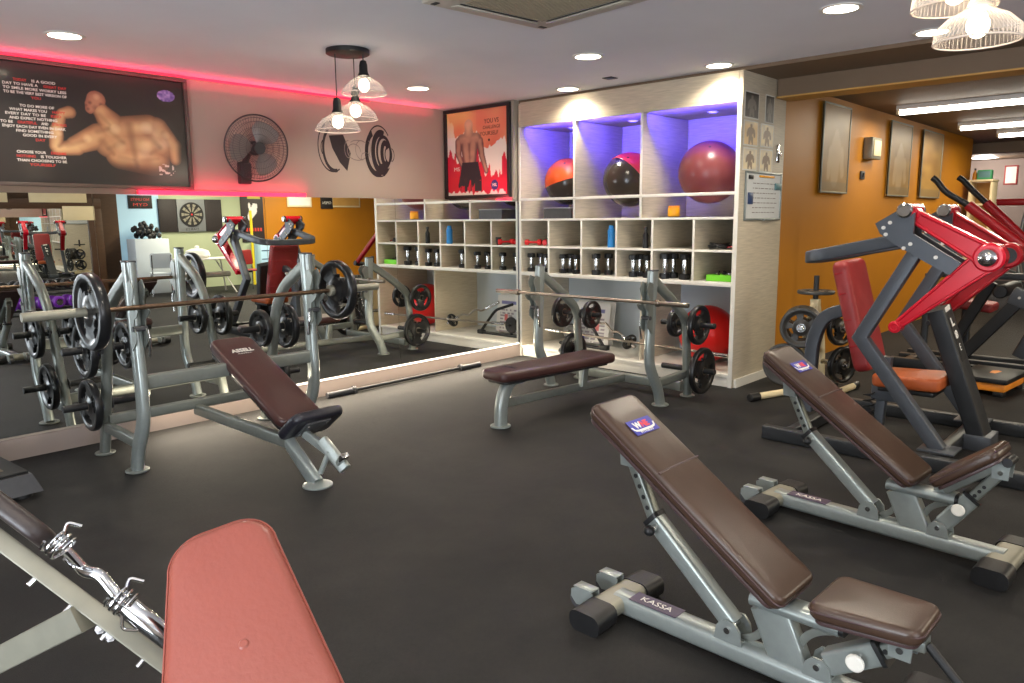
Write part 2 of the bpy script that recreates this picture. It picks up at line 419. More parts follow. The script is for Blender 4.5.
# ------------------------------------------------------------------ room shell
def bx(name, lo, hi, m, bev=0): return struct(MB().box2(lo, hi, bev).build(name, m))
bx('floor', (-3.2, -6.2, -0.1), (20.2, 8.2, 0), M['floor'])
bx('ceiling_white', (-3.2, -6.2, ZC), (XS + 0.04, 6.75, ZC + 0.1), M['white_ceiling'])
bx('ceiling_dark', (XS + 0.041, -6.2, ZC - 0.03), (20.2, 8.2, ZC + 0.1), M['dark_ceiling'])
bx('ceiling_beam', (6.72, -6.1, 2.55), (6.95, 2.97, ZC - 0.031), M['dark_ceiling'])
bx('beam_lit_edge', (6.70, -6.1, 2.535), (6.97, 2.97, 2.549), M['gold'])  # gold colour stands in for tube light falling on the beam's underside
bx('ceiling_far_beam', (15.2, -6.1, 2.53), (15.5, 8.1, ZC - 0.031), M['dark_ceiling'])
bx('wall_upper', (-3.1, 6.6, 0), (6.9, 6.75, ZC), M['beige_wall'])
bx('wall_upper_return', (6.02, YM + 0.02, 1.7), (6.9, 6.6, ZC), M['beige_wall'])
bx('wall_mirror', (-3.1, YM + 0.012, 0), (6.066, 6.6, 1.69), M['beige_wall'])
bx('wall_orange', (6.93, 3.0, 0), (14.3, 3.15, ZC - 0.03), M['orange_wall'])
bx('wall_far', (20.0, -6.1, 0), (20.15, 8.2, ZC), M['grey_wall'])
bx('wall_far_side', (14.15, 8.0, 0), (20.0, 8.15, ZC), M['grey_wall'])
bx('wall_far_return', (14.15, 3.15, 0), (14.3, 8.0, ZC), M['grey_wall'])
bx('wall_left', (-3.15, -6.1, 0), (-3.0, 6.6, ZC), M['beige_wall'])
bx('wall_back_brown', (3.2, -6.12, 0), (6.15, -6.0, ZC), M['brown_panel'])
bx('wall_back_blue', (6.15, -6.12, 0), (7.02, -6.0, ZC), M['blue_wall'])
bx('wall_back_green', (7.02, -6.12, 0), (9.42, -6.0, ZC), M['green_wall'])
bx('wall_back_orange', (9.42, -6.12, 0), (20.0, -6.0, ZC), M['orange_wall'])
bx('wall_back', (-3.1, -6.12, 0), (3.2, -6.0, ZC), M['beige_wall'])
bx('baseboard_mirror', (-3.0, YM - 0.012, 0), (6.06, YM + 0.012, 0.135), M['base'])
bx('baseboard_shelf_end', (6.1, 2.955, 0), (6.93, 2.978, 0.075), M['white_edge'])
# LED strips
def strip(name, lo, hi, m, label): return tag(MB().box2(lo, hi).build(name, m), label, 'led strip')
strip('led_strip', (-2.8, 6.575, 2.712), (4.95, 6.598, 2.729), M['glow_red'], 'red light strip along the corner where the upper wall meets the ceiling')
strip('led_strip', (2.55, 6.56, 1.69), (4.13, 6.598, 1.765), M['glow_red'], 'long red light strip glowing on the ledge below the wall fan')
strip('led_strip', (5.78, 5.54, 1.69), (6.0, 5.57, 1.71), M['glow_red'], 'short red light strip on the ledge below the red framed poster')
strip('led_strip', (3.12, YM - 0.012, 0.1355), (6.05, YM - 0.001, 0.149), M['glow_strip'], 'warm white light strip along the foot of the mirror')
# mirrors
for (a, b, lb) in ((0.35, 1.84, 'leftmost wall mirror panel behind the plate ends of the incline press'), (1.84, 3.09, 'wall mirror panel directly behind the incline press uprights'),
                   (3.09, 4.39, 'wall mirror panel just right of the incline press'), (4.39, 6.05, 'wall mirror panel next to the storage shelf')):
    tag(MB().box2((a + 0.0015, YM, 0.152), (b - 0.0015, YM + 0.008, 1.69)).build('wall_mirror_panel', M['mirror']), lb, 'mirror', 'mirror panels along the wall')

# ------------------------------------------------------------------ storage shelf
sh = thing('storage_shelf', 'tall pale wood built-in shelf wall with white-edged cubbies', 'shelf', (XS, YE, 0))
DX = 0.83
def sp(name, lo, hi, m, bev=0.002): return MB().box2(lo, hi, bev).build(name, m, sh)
W = 2.50
sp('end_panel', (0, -0.02, 0), (0.87, 0.018, 2.699), M['wood'])
sp('front_edge', (-0.006, -0.02, 0.0), (0.0, 0.02, 2.45), M['white_edge'])
sp('end_panel', (0, W - 0.025, 0), (DX, W, 2.69), M['wood'])
sp('front_edge', (-0.006, W - 0.03, 0.0), (0.0, W, 2.45), M['white_edge'])
sp('back_panel', (DX, 0.02, 0.0), (DX + 0.02, W - 0.026, 0.905), M['pale_blue'])
sp('back_panel', (DX, 0.02, 0.906), (DX + 0.02, W - 0.026, 2.69), M['wood'])
sp('fascia', (0, 0.02, 2.45), (0.03, W - 0.026, 2.70), M['wood'])
sp('top_board', (0.03, 0.02, 2.455), (DX, W - 0.026, 2.48), M['wood'])
sp('front_rail', (0, 0.02, 1.685), (0.03, W - 0.026, 1.712), M['white_edge'])
sp('shelf_board', (0, 0.02, 1.475), (DX, W - 0.026, 1.497), M['white_edge'])
sp('shelf_board', (0, 0.02, 1.19), (DX, W - 0.026, 1.21), M['white_edge'])
sp('shelf_board', (-0.004, 0.02, 0.893), (DX, W - 0.026, 0.93), M['white_edge'])
sp('bottom_board', (0, 0.02, 0.09), (DX, W - 0.026, 0.118), M['white_edge'])
sp('toe_kick', (0.015, 0.02, 0), (0.04, W - 0.026, 0.09), M['white_edge'])
COLS = [5.09, 4.66, 4.235, 3.83, 3.40]
for y in (4.755, 3.965):
    sp('divider', (0.008, y - YE - 0.01, 1.497), (DX, y - YE + 0.01, 2.45), M['wood'])
    sp('divider_edge', (0, y - YE - 0.012, 1.497), (0.008, y - YE + 0.012, 2.45), M['white_edge'])
for y in COLS:
    for (z0, z1) in ((1.21, 1.475), (0.93, 1.19)):
        sp('divider', (0.006, y - YE - 0.009, z0), (DX, y - YE + 0.009, z1), M['wood'])
        sp('divider_edge', (0, y - YE - 0.011, z0), (0.006, y - YE + 0.011, z1), M['white_edge'])
sp('divider', (0.10, 4.0 - YE - 0.011, 0.118), (DX, 4.0 - YE + 0.011, 0.893), M['wood'])
for z in (0.55,):
    pass
for y0, y1 in ((5.48, 4.765), (4.745, 3.975), (3.955, 3.02)):
    yc = (y0 + y1) / 2
    t = MB().cyl((0.45, yc - YE, 2.449), (0.45, yc - YE, 2.455), 0.05).build('spotlight', M['white'], sh)
    MB().cyl((0.45, yc - YE, 2.445), (0.45, yc - YE, 2.4495), 0.035).build('lens', M['glow_blue'], t)

# balls
def ball(loc, r, label, m1, m2=None, ax=(0, 0, 1), tilt=0):
    t = thing('exercise_ball', label, 'ball', loc)
    if m2 is None:
        b = MB().ball((0, 0, 0), r, 40); b.build('ball_body', m1, t)
    else:
        a = V(ax).normalized(); lo = MB(); prof = []; prof2 = []
        for i in range(25):
            th = PI * 0.5 * i / 24
            prof.append((r * math.sin(th), r * math.cos(th)))
        lo.lathe(prof, (0, 0, 0), a, 40); lo.build('upper_half', m1, t)
        lo = MB(); lo.lathe([(p[0] * 1.002, -p[1]) for p in reversed(prof)], (0, 0, 0), a, 40); lo.build('lower_half', m2, t)
        MB().tube([frame((0, 0, 0), a.orthogonal(), a.cross(a.orthogonal()), a) @ V((r * math.cos(q * PI / 24), r * math.sin(q * PI / 24), 0)) for q in range(48)], 0.006, 6, True).build('seam', m1, t)
    MB().cyl(V((0, 0, 0)) + V((-0.6, -0.3, 0.75)).normalized() * r * 0.985, V((-0.6, -0.3, 0.75)).normalized() * r * 1.006, 0.012).build('valve_plug', M['black'], t)
    return t
ball((6.44, 5.13, 1.885), 0.245, 'orange and black exercise ball in the upper compartment next to the mirror', M['orange_ball'], M['dark_ball'], (-0.1, 0.25, 1))
ball((6.44, 4.335, 1.875), 0.268, 'red and black exercise ball in the middle upper compartment', M['crimson_ball'], M['dark_ball'], (0.85, -0.45, 0.75))
ball((6.44, 3.46, 1.905), 0.285, 'plain dusty red exercise ball in the upper compartment by the whiteboard', M['pink_ball'])
ball((6.5, 3.46, 0.118 + 0.275), 0.272, 'large bright red exercise ball on the bottom shelf behind the flat press', M['red_ball'])

# dumbbells standing on end in the lower cubbies
def dumbbell_proto(label):
    t = thing('dumbbell', label, 'dumbbell', (0, 0, -20), 0, 'dumbbells standing in the cubbies')
    for z in (0.0, 0.165):
        MB().lathe([(0, z), (0.04, z), (0.046, z + 0.006), (0.046, z + 0.042), (0.04, z + 0.048), (0, z + 0.048)], n=8).build('weight_head', M['black_rubber'], t, 20)
    MB().lathe([(0.02, 0.04), (0.021, 0.075), (0.024, 0.106), (0.021, 0.14), (0.02, 0.17)], n=14).build('handle', M['chrome'], t)
    return t
first = None
cols = [(5.475, 5.10), (5.08, 4.67), (4.65, 4.245), (4.225, 3.84), (3.82, 3.41)]
cn = ['first bottom cubby from the mirror', 'second bottom cubby from the mirror', 'third bottom cubby from the mirror', 'fourth bottom cubby from the mirror', 'fifth bottom cubby from the mirror']
lay = [(5.40, 5.29, 5.19), (4.955, 4.875, 4.785), (4.53, 4.385), (4.085, 4.01, 3.925), (3.735, 3.64, 3.525)]
wd3 = ['left', 'middle', 'right']
for ci in range(5):
    for k, yy in enumerate(lay[ci]):
        w = wd3[k] if len(lay[ci]) == 3 else ('left', 'right')[k]
        lb = '%s black and chrome dumbbell standing in the %s' % (w, cn[ci])
        if first is None: first = o = dumbbell_proto(lb)
        else: o = copy_tree(first); o['label'] = lb
        o.location = (6.15 + 0.10 * (k % 2), yy + 0.066 * (k % 2), 0.931); o.rotation_euler = (0, 0, 0.3 * k)
        s = (0.92, 0.92, 1.0, 1.0, 1.1)[ci]; o.scale = (s, s, min(s, 1.1))
# red small dumbbells in first middle cubby (lying)
rd = thing('dumbbell', 'left small red dumbbell lying in the first middle cubby', 'dumbbell', (6.16, 5.378, 1.246))
def small_db(t):
    for s in (-1, 1): MB().lathe([(0, 0.045), (0.025, 0.045), (0.031, 0.052), (0.031, 0.082), (0.025, 0.09), (0, 0.09)], (0, 0, 0), (0, s, 0), 8).build('weight_head', M['red'], t, 20)
    MB().cyl((0, -0.05, 0), (0, 0.05, 0), 0.012).build('handle', M['red'], t)
small_db(rd); rd.rotation_euler = (0, 0, 0.5)
r2 = copy_tree(rd); r2.location = (6.17, 5.222, 1.246); r2.rotation_euler = (0, 0, -0.9); r2['label'] = 'right small red dumbbell lying in the first middle cubby'
def lathe_thing(name, label, cat, loc, parts):
    t = thing(name, label, cat, loc)
    for (n, prof, m) in parts: MB().lathe(prof, n=24).build(n, m, t)
    return t
lathe_thing('cup', 'small dark cup beside the red dumbbells in the first middle cubby', 'cup', (6.14, 5.137, 1.211), [('cup_body', [(0, 0), (0.024, 0), (0.03, 0.08), (0.027, 0.08), (0.022, 0.006), (0, 0.006)], M['black']), ('rim', [(0.028, 0.078), (0.032, 0.078), (0.032, 0.086), (0.028, 0.086), (0.028, 0.078)], M['charcoal'])])
lathe_thing('water_bottle', 'blue plastic bottle standing in the third middle cubby', 'bottle', (6.13, 4.335, 1.211), [('bottle_body', [(0, 0), (0.034, 0), (0.038, 0.01), (0.036, 0.09), (0.038, 0.16), (0.03, 0.18), (0, 0.18)], M['blue']), ('cap', [(0.024, 0.18), (0.026, 0.182), (0.026, 0.21), (0.02, 0.215), (0, 0.215)], M['blue'])])
lathe_thing('water_bottle', 'black slim bottle standing in the fourth middle cubby', 'bottle', (6.13, 3.94, 1.211), [('bottle_body', [(0, 0), (0.026, 0), (0.028, 0.01), (0.028, 0.12), (0.014, 0.155), (0.014, 0.17), (0, 0.17)], M['black']), ('cap', [(0.016, 0.17), (0.017, 0.172), (0.017, 0.20), (0, 0.202)], M['charcoal'])])
t = thing('resistance_band', 'coiled dark resistance band lying in the middle cubby next to the end panel', 'band', (6.22, 3.24, 1.216))
for k in range(5):
    MB().tube([((0.06 + 0.006 * k) * math.cos(a * PI / 12) + 0.01 * k, (0.075 + 0.01 * (k % 3)) * math.sin(a * PI / 12), 0.008 + 0.009 * k + 0.006 * math.sin(a * PI / 6 + k)) for a in range(24)], 0.007, 6, True).build('loop', M['black'], t)
MB().tube([(0.0, -0.09, 0.014), (0.02, -0.13, 0.02), (0.01, -0.165, 0.014)], 0.008).build('handle', M['red_dark'], t)
t = thing('plastic_tray', 'lime green plastic tray of small clips in the end bottom cubby', 'tray', (6.25, 3.17, 0.931))
b = MB(); b.box((0, 0, 0.004), (0.2, 0.27, 0.008), None, 0.003)
for (x, y, sx, sy) in ((-0.1, 0, 0.006, 0.27), (0.1, 0, 0.006, 0.27), (0, -0.135, 0.2, 0.006), (0, 0.135, 0.2, 0.006)): b.box((x, y, 0.028), (sx, sy, 0.056), None, 0.002)
b.build('tray_body', M['lime'], t)
for k in range(4):
    c = thing('bar_clip', '%s metal bar clip in the lime green tray' % ['leftmost', 'second from left', 'second from right', 'rightmost'][k], 'clip', (6.25 + 0.03 * (k % 2), 3.25 - 0.055 * k, 0.967), 0.6 * k, 'bar clips in the lime tray')
    MB().tube([(0.027 * math.cos(a * PI / 8), 0.02 * math.sin(a * PI / 8), 0.0 + 0.0012 * a) for a in range(26)], 0.005, 6).build('coil', M['black'] if k % 2 else M['chrome'], c)
    MB().cyl((0.02, 0, 0.02), (0.045, 0, 0.045), 0.006).build('grip', M['black'], c)
t = thing('storage_box', 'smoky clear plastic box on the shelf under the orange ball', 'box', (6.27, 5.02, 1.498))
b = MB()
for (x, y, sx, sy) in ((-0.14, 0, 0.005, 0.36), (0.14, 0, 0.005, 0.36), (0, -0.18, 0.28, 0.005), (0, 0.18, 0.28, 0.005)): b.box((x, y, 0.05), (sx, sy, 0.1))
b.box((0, 0, 0.004), (0.28, 0.36, 0.006)); b.build('box_body', M['charcoal'], t)
MB().box((0, 0, 0.106), (0.3, 0.38, 0.01), None, 0.003).build('rim', mat('clear_grey_plastic', rgb(150, 150, 150), 0.2, var=0.05, scale=10), t)
tag(MB().box((6.17, 3.56, 1.501), (0.14, 0.44, 0.006), None, 0.002).build('mat_sheet', M['black']), 'thin black mat under the yellow jar on the shelf', 'mat')
lathe_thing('jar', 'small yellow jar on the black mat under the dusty red ball', 'jar', (6.16, 3.66, 1.505), [('jar_body', [(0, 0), (0.05, 0), (0.055, 0.008), (0.055, 0.07), (0.05, 0.078), (0, 0.078)], M['yellow']), ('lid', [(0.05, 0.078), (0.052, 0.079), (0.052, 0.094), (0.046, 0.098), (0, 0.098)], M['orange'])])

# ------------------------------------------------------------------ weight plates
def plate_mesh(r, th, holes=3, m='plate_rubber', lip=True):
    k = r / 0.225
    rr = [0.026] + [x * k for x in (0.055, 0.075, 0.095, 0.120, 0.150, 0.172, 0.185, 0.200, 0.217, 0.225)]
    if rr[0] > rr[1] * 0.8: rr[1] = rr[0] * 1.3
    for i in range(1, len(rr)):
        if rr[i] <= rr[i - 1]: rr[i] = rr[i - 1] + 0.004
    t = th / 2
    zz = [t, t, t * .62, t * .55, t * .55, t * .55, t * .62, t * .95, t, t * .95, t * .55]
    n = 60; b = MB(); vs = []
    for i in range(n):
        a = 2 * PI * i / n
        for (q, z) in zip(rr, zz):
            vs.append((q * math.cos(a), q * math.sin(a), z)); vs.append((q * math.cos(a), q * math.sin(a), -z))
    K = len(rr)
    def id(i, j, s): return ((i % n) * K + j) * 2 + s
    per = n // holes; frac = 0.52 if holes == 3 else 0.62
    def solid(i, j):
        if j < 0 or j >= K - 1: return False
        ph = (i % per) / per
        if holes == 3:
            return not (4 <= j <= 5 and 0.24 <= ph < 0.76) and not (j == 3 and 0.36 <= ph < 0.64)
        return not (3 <= j <= 4 and 0.2 <= ph < 0.8)
    fs = []
    for i in range(n):
        for j in range(K - 1):
            if not solid(i, j): continue
            fs.append((id(i, j, 0), id(i, j + 1, 0), id(i + 1, j + 1, 0), id(i + 1, j, 0)))
            fs.append((id(i, j, 1), id(i + 1, j, 1), id(i + 1, j + 1, 1), id(i, j + 1, 1)))
            if not solid(i, j - 1): fs.append((id(i, j, 0), id(i + 1, j, 0), id(i + 1, j, 1), id(i, j, 1)))
            if not solid(i, j + 1): fs.append((id(i, j + 1, 0), id(i, j + 1, 1), id(i + 1, j + 1, 1), id(i + 1, j + 1, 0)))
            if not solid(i - 1, j): fs.append((id(i, j, 0), id(i, j, 1), id(i, j + 1, 1), id(i, j + 1, 0)))
            if not solid(i + 1, j): fs.append((id(i + 1, j, 0), id(i + 1, j + 1, 0), id(i + 1, j + 1, 1), id(i + 1, j, 1)))
    b.add(vs, fs); return b
PL = {}
def plate(loc, axis, r, label, th=0.04, holes=3, m='plate_rubber', spin=0.3, group='weight plates on the storage pegs'):
    key = (round(r, 3), th, holes, m)
    t = thing('weight_plate', label, 'weight plate', loc, 0, group)
    if key not in PL:
        o = plate_mesh(r, th, holes).build('plate_body', M[m], t)
        b = MB().lathe([(0.0255, -th * .5), (0.036, -th * .52), (0.036, th * .52), (0.0255, th * .52), (0.0255, -th * .5)], n=24)
        h = b.build('hub_ring', M['chrome'] if holes == 5 else M['steel_bar'], t)
        PL[key] = (o, h)
    else:
        for s in PL[key]:
            c = s.copy(); COL.objects.link(c); c.parent = t
    q = V(axis).to_track_quat('Z', 'Y'); t.rotation_mode = 'QUATERNION'
    from mathutils import Quaternion
    t.rotation_quaternion = q @ Quaternion((0, 0, 1), spin)
    return t

# ------------------------------------------------------------------ press stations
def station(name, label, loc, rz, HW, top, hookz, pegs, kind):
    t = thing(name, label, 'weight bench', loc, rz)
    for s in (-1, 1):
        x = s * HW
        up = fillet([(x, 0.17, 0.012), (x, 0.13, 0.14), (x, 0.0, 0.34), (x, -0.01, 0.5), (x, 0.02, top)], 0.12)
        u = MB().beam(up, 0.06, 0.095, (0, -1, 0.05), 0.026).build('upright', M['silver'], t)
        MB().cyl((x, 0.17, 0), (x, 0.17, 0.014), 0.068, 24, bev=0.004).build('foot_plate', M['silver_warm'], u)
        MB().box((x, 0.02, top + 0.004), (0.058, 0.085, 0.012), None, 0.004).build('end_cap', M['charcoal'], u)
        bk = fillet([(x, 0.03, top - 0.07), (x, 0.33 if kind == 'inc' else 0.30, top - 0.24), (x, 0.46 if kind == 'inc' else 0.54, top - 0.42 if kind == 'inc' else top - 0.42), (x, 0.50 if kind == 'inc' else 0.56, top - 0.62), (x, 0.70 if kind == 'inc' else 0.60, 0.012)], 0.1)
        k = MB().beam(bk, 0.055, 0.08, (0, 1, 0.4), 0.022).build('back_leg', M['silver_warm'], t)
        yb = bk[-1].y
        MB().cyl((x, yb, 0), (x, yb, 0.014), 0.062, 24, bev=0.004).build('foot_plate', M['silver_warm'], k)
        MB().beam([(x, 0.12, 0.19), (x, yb - 0.03, 0.2)], 0.045, 0.07, (0, 0, 1), 0.012).build('side_brace', M['silver_warm'], t)
        # bar hook plate with notch, on the front of the upright
        hk = [(0.0, 0.13), (-0.05, 0.15), (-0.085, 0.10), (-0.07, 0.055), (-0.05, 0.03), (-0.054, -0.014), (-0.079, -0.026), (-0.108, -0.012), (-0.125, -0.022), (-0.10, -0.055), (-0.06, -0.075), (-0.05, -0.12), (-0.075, -0.16), (-0.07, -0.2), (0.0, -0.26)]
        for dx in (-0.034, 0.028):
            MB().prism(hk, 0.006, frame((x + dx, -0.02, hookz), (0, 1, 0), (0, 0, 1), (1, 0, 0))).build('bar_hook', M['silver_warm'], t)
        MB().tube([(x - 0.04, -0.06, hookz - 0.13), (x + 0.04, -0.06, hookz - 0.13)], 0.016).build('lock_knob', M['charcoal'], t)
        MB().tube(fillet([(x - s * 0.045, -0.06, hookz - 0.14), (x - s * 0.05, -0.07, hookz - 0.2), (x - s * 0.05, -0.045, hookz - 0.30)], 0.02), 0.008).build('release_lever', M['chrome'], t)
        for (py, pz) in pegs:
            pg = MB().cyl((x - 0.25, py, pz), (x + 0.25, py, pz), 0.0235, bev=0.003).build('storage_peg', M['black'], t)
            for e in (-1, 1): MB().cyl((x + e * 0.028, py, pz), (x + e * 0.036, py, pz), 0.042).build('peg_collar', M['charcoal'], pg)
    return t
# incline press in front of the mirror
I0 = V((2.24, 4.50, 0)); HW = 0.575
inc = station('incline_bench_press', 'silver incline press bench with brown sloping pad in front of the mirror', I0, 0, HW, 1.275, 1.03, [(0.50, 0.73), (0.60, 0.36)], 'inc')
MB().beam([(-HW, 0.0, 0.575), (HW, 0.0, 0.575)], 0.05, 0.085, (0, 0, 1), 0.012).build('cross_bar', M['silver_warm'], inc)
MB().beam([(-HW, 0.58, 0.25), (HW, 0.58, 0.25)], 0.045, 0.07, (0, 0, 1), 0.012).build('rear_cross_bar', M['silver_warm'], inc)
def slope_frame(p0, p1, cx):
    """matrix: local y along p0->p1 in the y/z plane at x=cx, local z = up normal"""
    d = V((0, p1[0] - p0[0], p1[1] - p0[1])).normalized(); n = V((1, 0, 0)).cross(d)
    return frame((cx, (p0[0] + p1[0]) / 2, (p0[1] + p1[1]) / 2), (1, 0, 0), d, n), math.hypot(p1[0] - p0[0], p1[1] - p0[1])
mx, L = slope_frame((-0.63, 0.285), (0.25, 0.685), 0.09)
pd = MB().pad(rrect(0.30, L, 0.07), 0.065, 0.024, mx, crown=0.008).build('back_pad', M['maroon_vinyl'], inc); pd['label'] = 'brown sloping back pad'
MB().pad(rrect(0.27, L - 0.04, 0.05), 0.02, 0.004, mx @ Matrix.Translation((0, 0, -0.02))).build('backing_board', M['black'], pd)
lettering('logo_print', [('ASSELL', 0.05, mx @ frame((0, L * 0.5 - 0.19, 0.0742), (1, 0, 0), (0, 1, 0), (0, 0, 1)), dict(bold=0.002, width=0.15)),
                         ('ASSELL', 0.012, mx @ frame((0, L * 0.5 - 0.225, 0.074), (1, 0, 0), (0, 1, 0), (0, 0, 1)), dict(width=0.1))], M['white_letter'], pd)
mx2, L2 = slope_frame((-0.86, 0.39), (-0.635, 0.225), 0.085)
sd = MB().pad(rrect(0.34, L2, 0.06), 0.06, 0.024, mx2, crown=0.006).build('seat', M['navy_vinyl'], inc); sd['label'] = 'dark navy seat cushion, tilted up'
MB().box(mx2 @ V((0, 0, -0.006)), (0.16, L2 * 0.62, 0.012), mx2.to_3x3(), 0.003).build('mounting_plate', M['charcoal'], sd)
for (sx, syy) in ((-0.06, 0.06), (0.06, 0.06), (-0.06, -0.06), (0.06, -0.06)):
    MB().cyl(mx2 @ V((sx, syy, -0.018)), mx2 @ V((sx, syy, -0.008)), 0.009, 10).build('bolt', M['chrome'], sd)
MB().beam([(0.015, -0.87, 0.012), (-0.01, -0.66, 0.20), (0.04, -0.5, 0.30)], 0.06, 0.08, (0, 0.5, 1), 0.015).build('front_leg', M['silver'], inc)
MB().lathe([(0, 0), (0.085, 0), (0.085, 0.008), (0.05, 0.022), (0, 0.024)], (0.015, -0.88, 0), n=28).build('foot_plate', M['silver'], inc)
MB().beam([(0.05, -0.72, 0.27), (0.1, -0.89, 0.18)], 0.042, 0.05, (0, 0.5, 1), 0.01).build('adjuster_tube', M['silver'], inc)
ad = MB().beam([(0.085, -0.835, 0.245), (0.135, -0.985, 0.09)], 0.058, 0.066, (0, 0.5, 1), 0.012).build('adjuster_sleeve', M['silver'], inc)
MB().box((0.115, -0.99, 0.155), (0.05, 0.03, 0.085), rotm('X', 0.75), 0.004).build('latch', M['chrome'], ad)
MB().tube([(0.09, -0.90, 0.19), (0.05, -0.86, 0.06)], 0.016).build('stay_tube', M['silver'], inc)
MB().beam([(0.0, -0.62, 0.21), (0.0, 0.58, 0.21)], 0.05, 0.075, (0, 0, 1), 0.012).build('spine_beam', M['silver_warm'], inc)
MB().beam([(0.09, -0.1, 0.50), (0.05, 0.02, 0.62)], 0.04, 0.04, (0, 1, 0.3), 0.01).build('pad_support', M['silver_warm'], inc)
MB().beam([(0.09, 0.02, 0.575), (0.09, 0.06, 0.60)], 0.04, 0.04, (0, 1, 0.3), 0.01).build('pad_support', M['silver_warm'], inc)

# flat press in front of the shelf
F0 = V((4.965, 3.705, 0)); HW2 = 0.572
fl = station('flat_bench_press', 'silver flat press bench with dark brown pad in front of the shelf', F0, -PI / 2, HW2, 1.09, 0.865, [(0.575, 0.62), (0.60, 0.235)], 'flat')
MB().beam([(-HW2, 0.5, 0.1), (HW2, 0.5, 0.1)], 0.05, 0.08, (0, 0, 1), 0.012).build('rear_cross_bar', M['silver_warm'], fl)
mp = Matrix.Translation((0.065, -0.60, 0.345)) @ Matrix.Rotation(-0.10, 4, 'Z')
pd = MB().pad(rrect(0.27, 1.2, 0.06, w2=0.33), 0.075, 0.028, mp, crown=0.006).build('flat_pad', M['maroon_vinyl'], fl); pd['label'] = 'dark brown flat pad'
MB().pad(rrect(0.22, 1.12, 0.04), 0.02, 0.004, mp @ Matrix.Translation((0, 0, -0.02))).build('backing_board', M['black'], pd)
lettering('logo_print', [('ASSELL', 0.05, mp @ frame((0, -0.42, 0.0825), (1, 0, 0), (0, 1, 0), (0, 0, 1)), dict(bold=0.001, width=0.14))], M['navy_vinyl'], pd)
MB().beam(fillet([(0.03, -1.13, 0.012), (0.03, -1.12, 0.2), (0.02, -1.02, 0.33), (0.02, -0.9, 0.335)], 0.12), 0.075, 0.095, (0, 1, 0.3), 0.026).build('front_leg', M['silver'], fl)
MB().cyl((0.03, -1.13, 0), (0.03, -1.13, 0.014), 0.075, 24, bev=0.004).build('foot_plate', M['silver'], fl)
MB().beam([(0.0, -1.12, 0.16), (0.0, 0.5, 0.1)], 0.045, 0.065, (0, 0, 1), 0.012).build('spine_beam', M['silver_warm'], fl)
MB().beam([(0.03, -0.15, 0.13), (0.03, -0.12, 0.34)], 0.05, 0.07, (0, 1, 0.1), 0.012).build('pad_support', M['silver_warm'], fl)

# barbells
def barbell(label, c, axis, half, rs, rb, sl, matb, mats):
    t = thing('barbell', label, 'barbell', c, 0 if axis == 'x' else PI / 2)
    MB().cyl((-half + sl, 0, 0), (half - sl, 0, 0), rb).build('shaft', matb, t)
    for s in (-1, 1):
        MB().cyl((s * (half - sl), 0, 0), (s * half, 0, 0), rs, bev=0.003).build('sleeve', mats, t)
        MB().cyl((s * (half - sl - 0.012), 0, 0), (s * (half - sl + 0.018), 0, 0), rs * 1.5, bev=0.003).build('collar', mats, t)
    return t
barbell('loaded barbell resting on the hooks of the incline press', (2.20, 4.401, 1.026), 'x', 1.12, 0.025, 0.014, 0.40, M['bronze_bar'], M['tube_beige'])
barbell('empty barbell resting on the hooks of the flat press', (4.866, 3.72, 0.861), 'y', 0.97, 0.019, 0.013, 0.26, M['steel_bar'], M['steel_bar'])
barbell('barbell lying on the floor along the foot of the mirror', (4.42, 5.40, 0.026), 'x', 0.92, 0.025, 0.014, 0.28, M['black'], M['charcoal'])
plate((1.41, 4.401, 1.026), (1, 0, 0), 0.212, 'large black plate on the left end of the loaded barbell', 0.06, spin=0.5, group='plates on the barbell')
plate((2.975, 4.401, 1.026), (1, 0, 0), 0.205, 'large black plate on the right end of the loaded barbell', 0.06, spin=0.9, group='plates on the barbell')
# plates on pegs of the incline press (back legs at y 5.0 / 5.1)
yu, yl = I0.y + 0.50, I0.y + 0.60
for (x, y, z, r, lb) in ((I0.x - HW - 0.12, yu, 0.73, 0.175, 'plate on the outer side of the upper left peg of the incline press'),
                         (I0.x - HW + 0.12, yu, 0.73, 0.15, 'plate on the inner side of the upper left peg of the incline press'),
                         (I0.x - HW - 0.09, yl, 0.36, 0.165, 'plate on the outer side of the lower left peg of the incline press'),
                         (I0.x + HW - 0.10, yu, 0.73, 0.138, 'smaller plate on the inner side of the upper right peg of the incline press'),
                         (I0.x + HW + 0.10, yu, 0.73, 0.17, 'plate on the outer side of the upper right peg of the incline press'),
                         (I0.x + HW + 0.09, yl, 0.36, 0.115, 'small plate on the lower right peg of the incline press')):
    plate((x, y, z), (1, 0, 0), r, lb, 0.045, spin=random.random() * 6)
xu, xl = F0.x + 0.575, F0.x + 0.60
for (y, x, z, r, lb) in ((3.03, xu, 0.62, 0.165, 'plate on the outer side of the upper peg nearest the end panel, flat press'),
                         (3.245, xu, 0.62, 0.12, 'small plate on the inner side of the upper peg nearest the end panel, flat press'),
                         (3.0, xl, 0.235, 0.195, 'large plate on the lower peg nearest the end panel, flat press'),
                         (4.47, xu, 0.62, 0.15, 'plate on the mirror side of the far upper peg of the flat press'),
                         (4.26 - 0.13, xu, 0.62, 0.13, 'plate on the inner side of the far upper peg of the flat press'),
                         (4.36, xl, 0.235, 0.19, 'plate on the far lower peg of the flat press, low behind the pad')):
    plate((x, y, z), (0, 1, 0), r, lb, 0.045, spin=random.random() * 6)

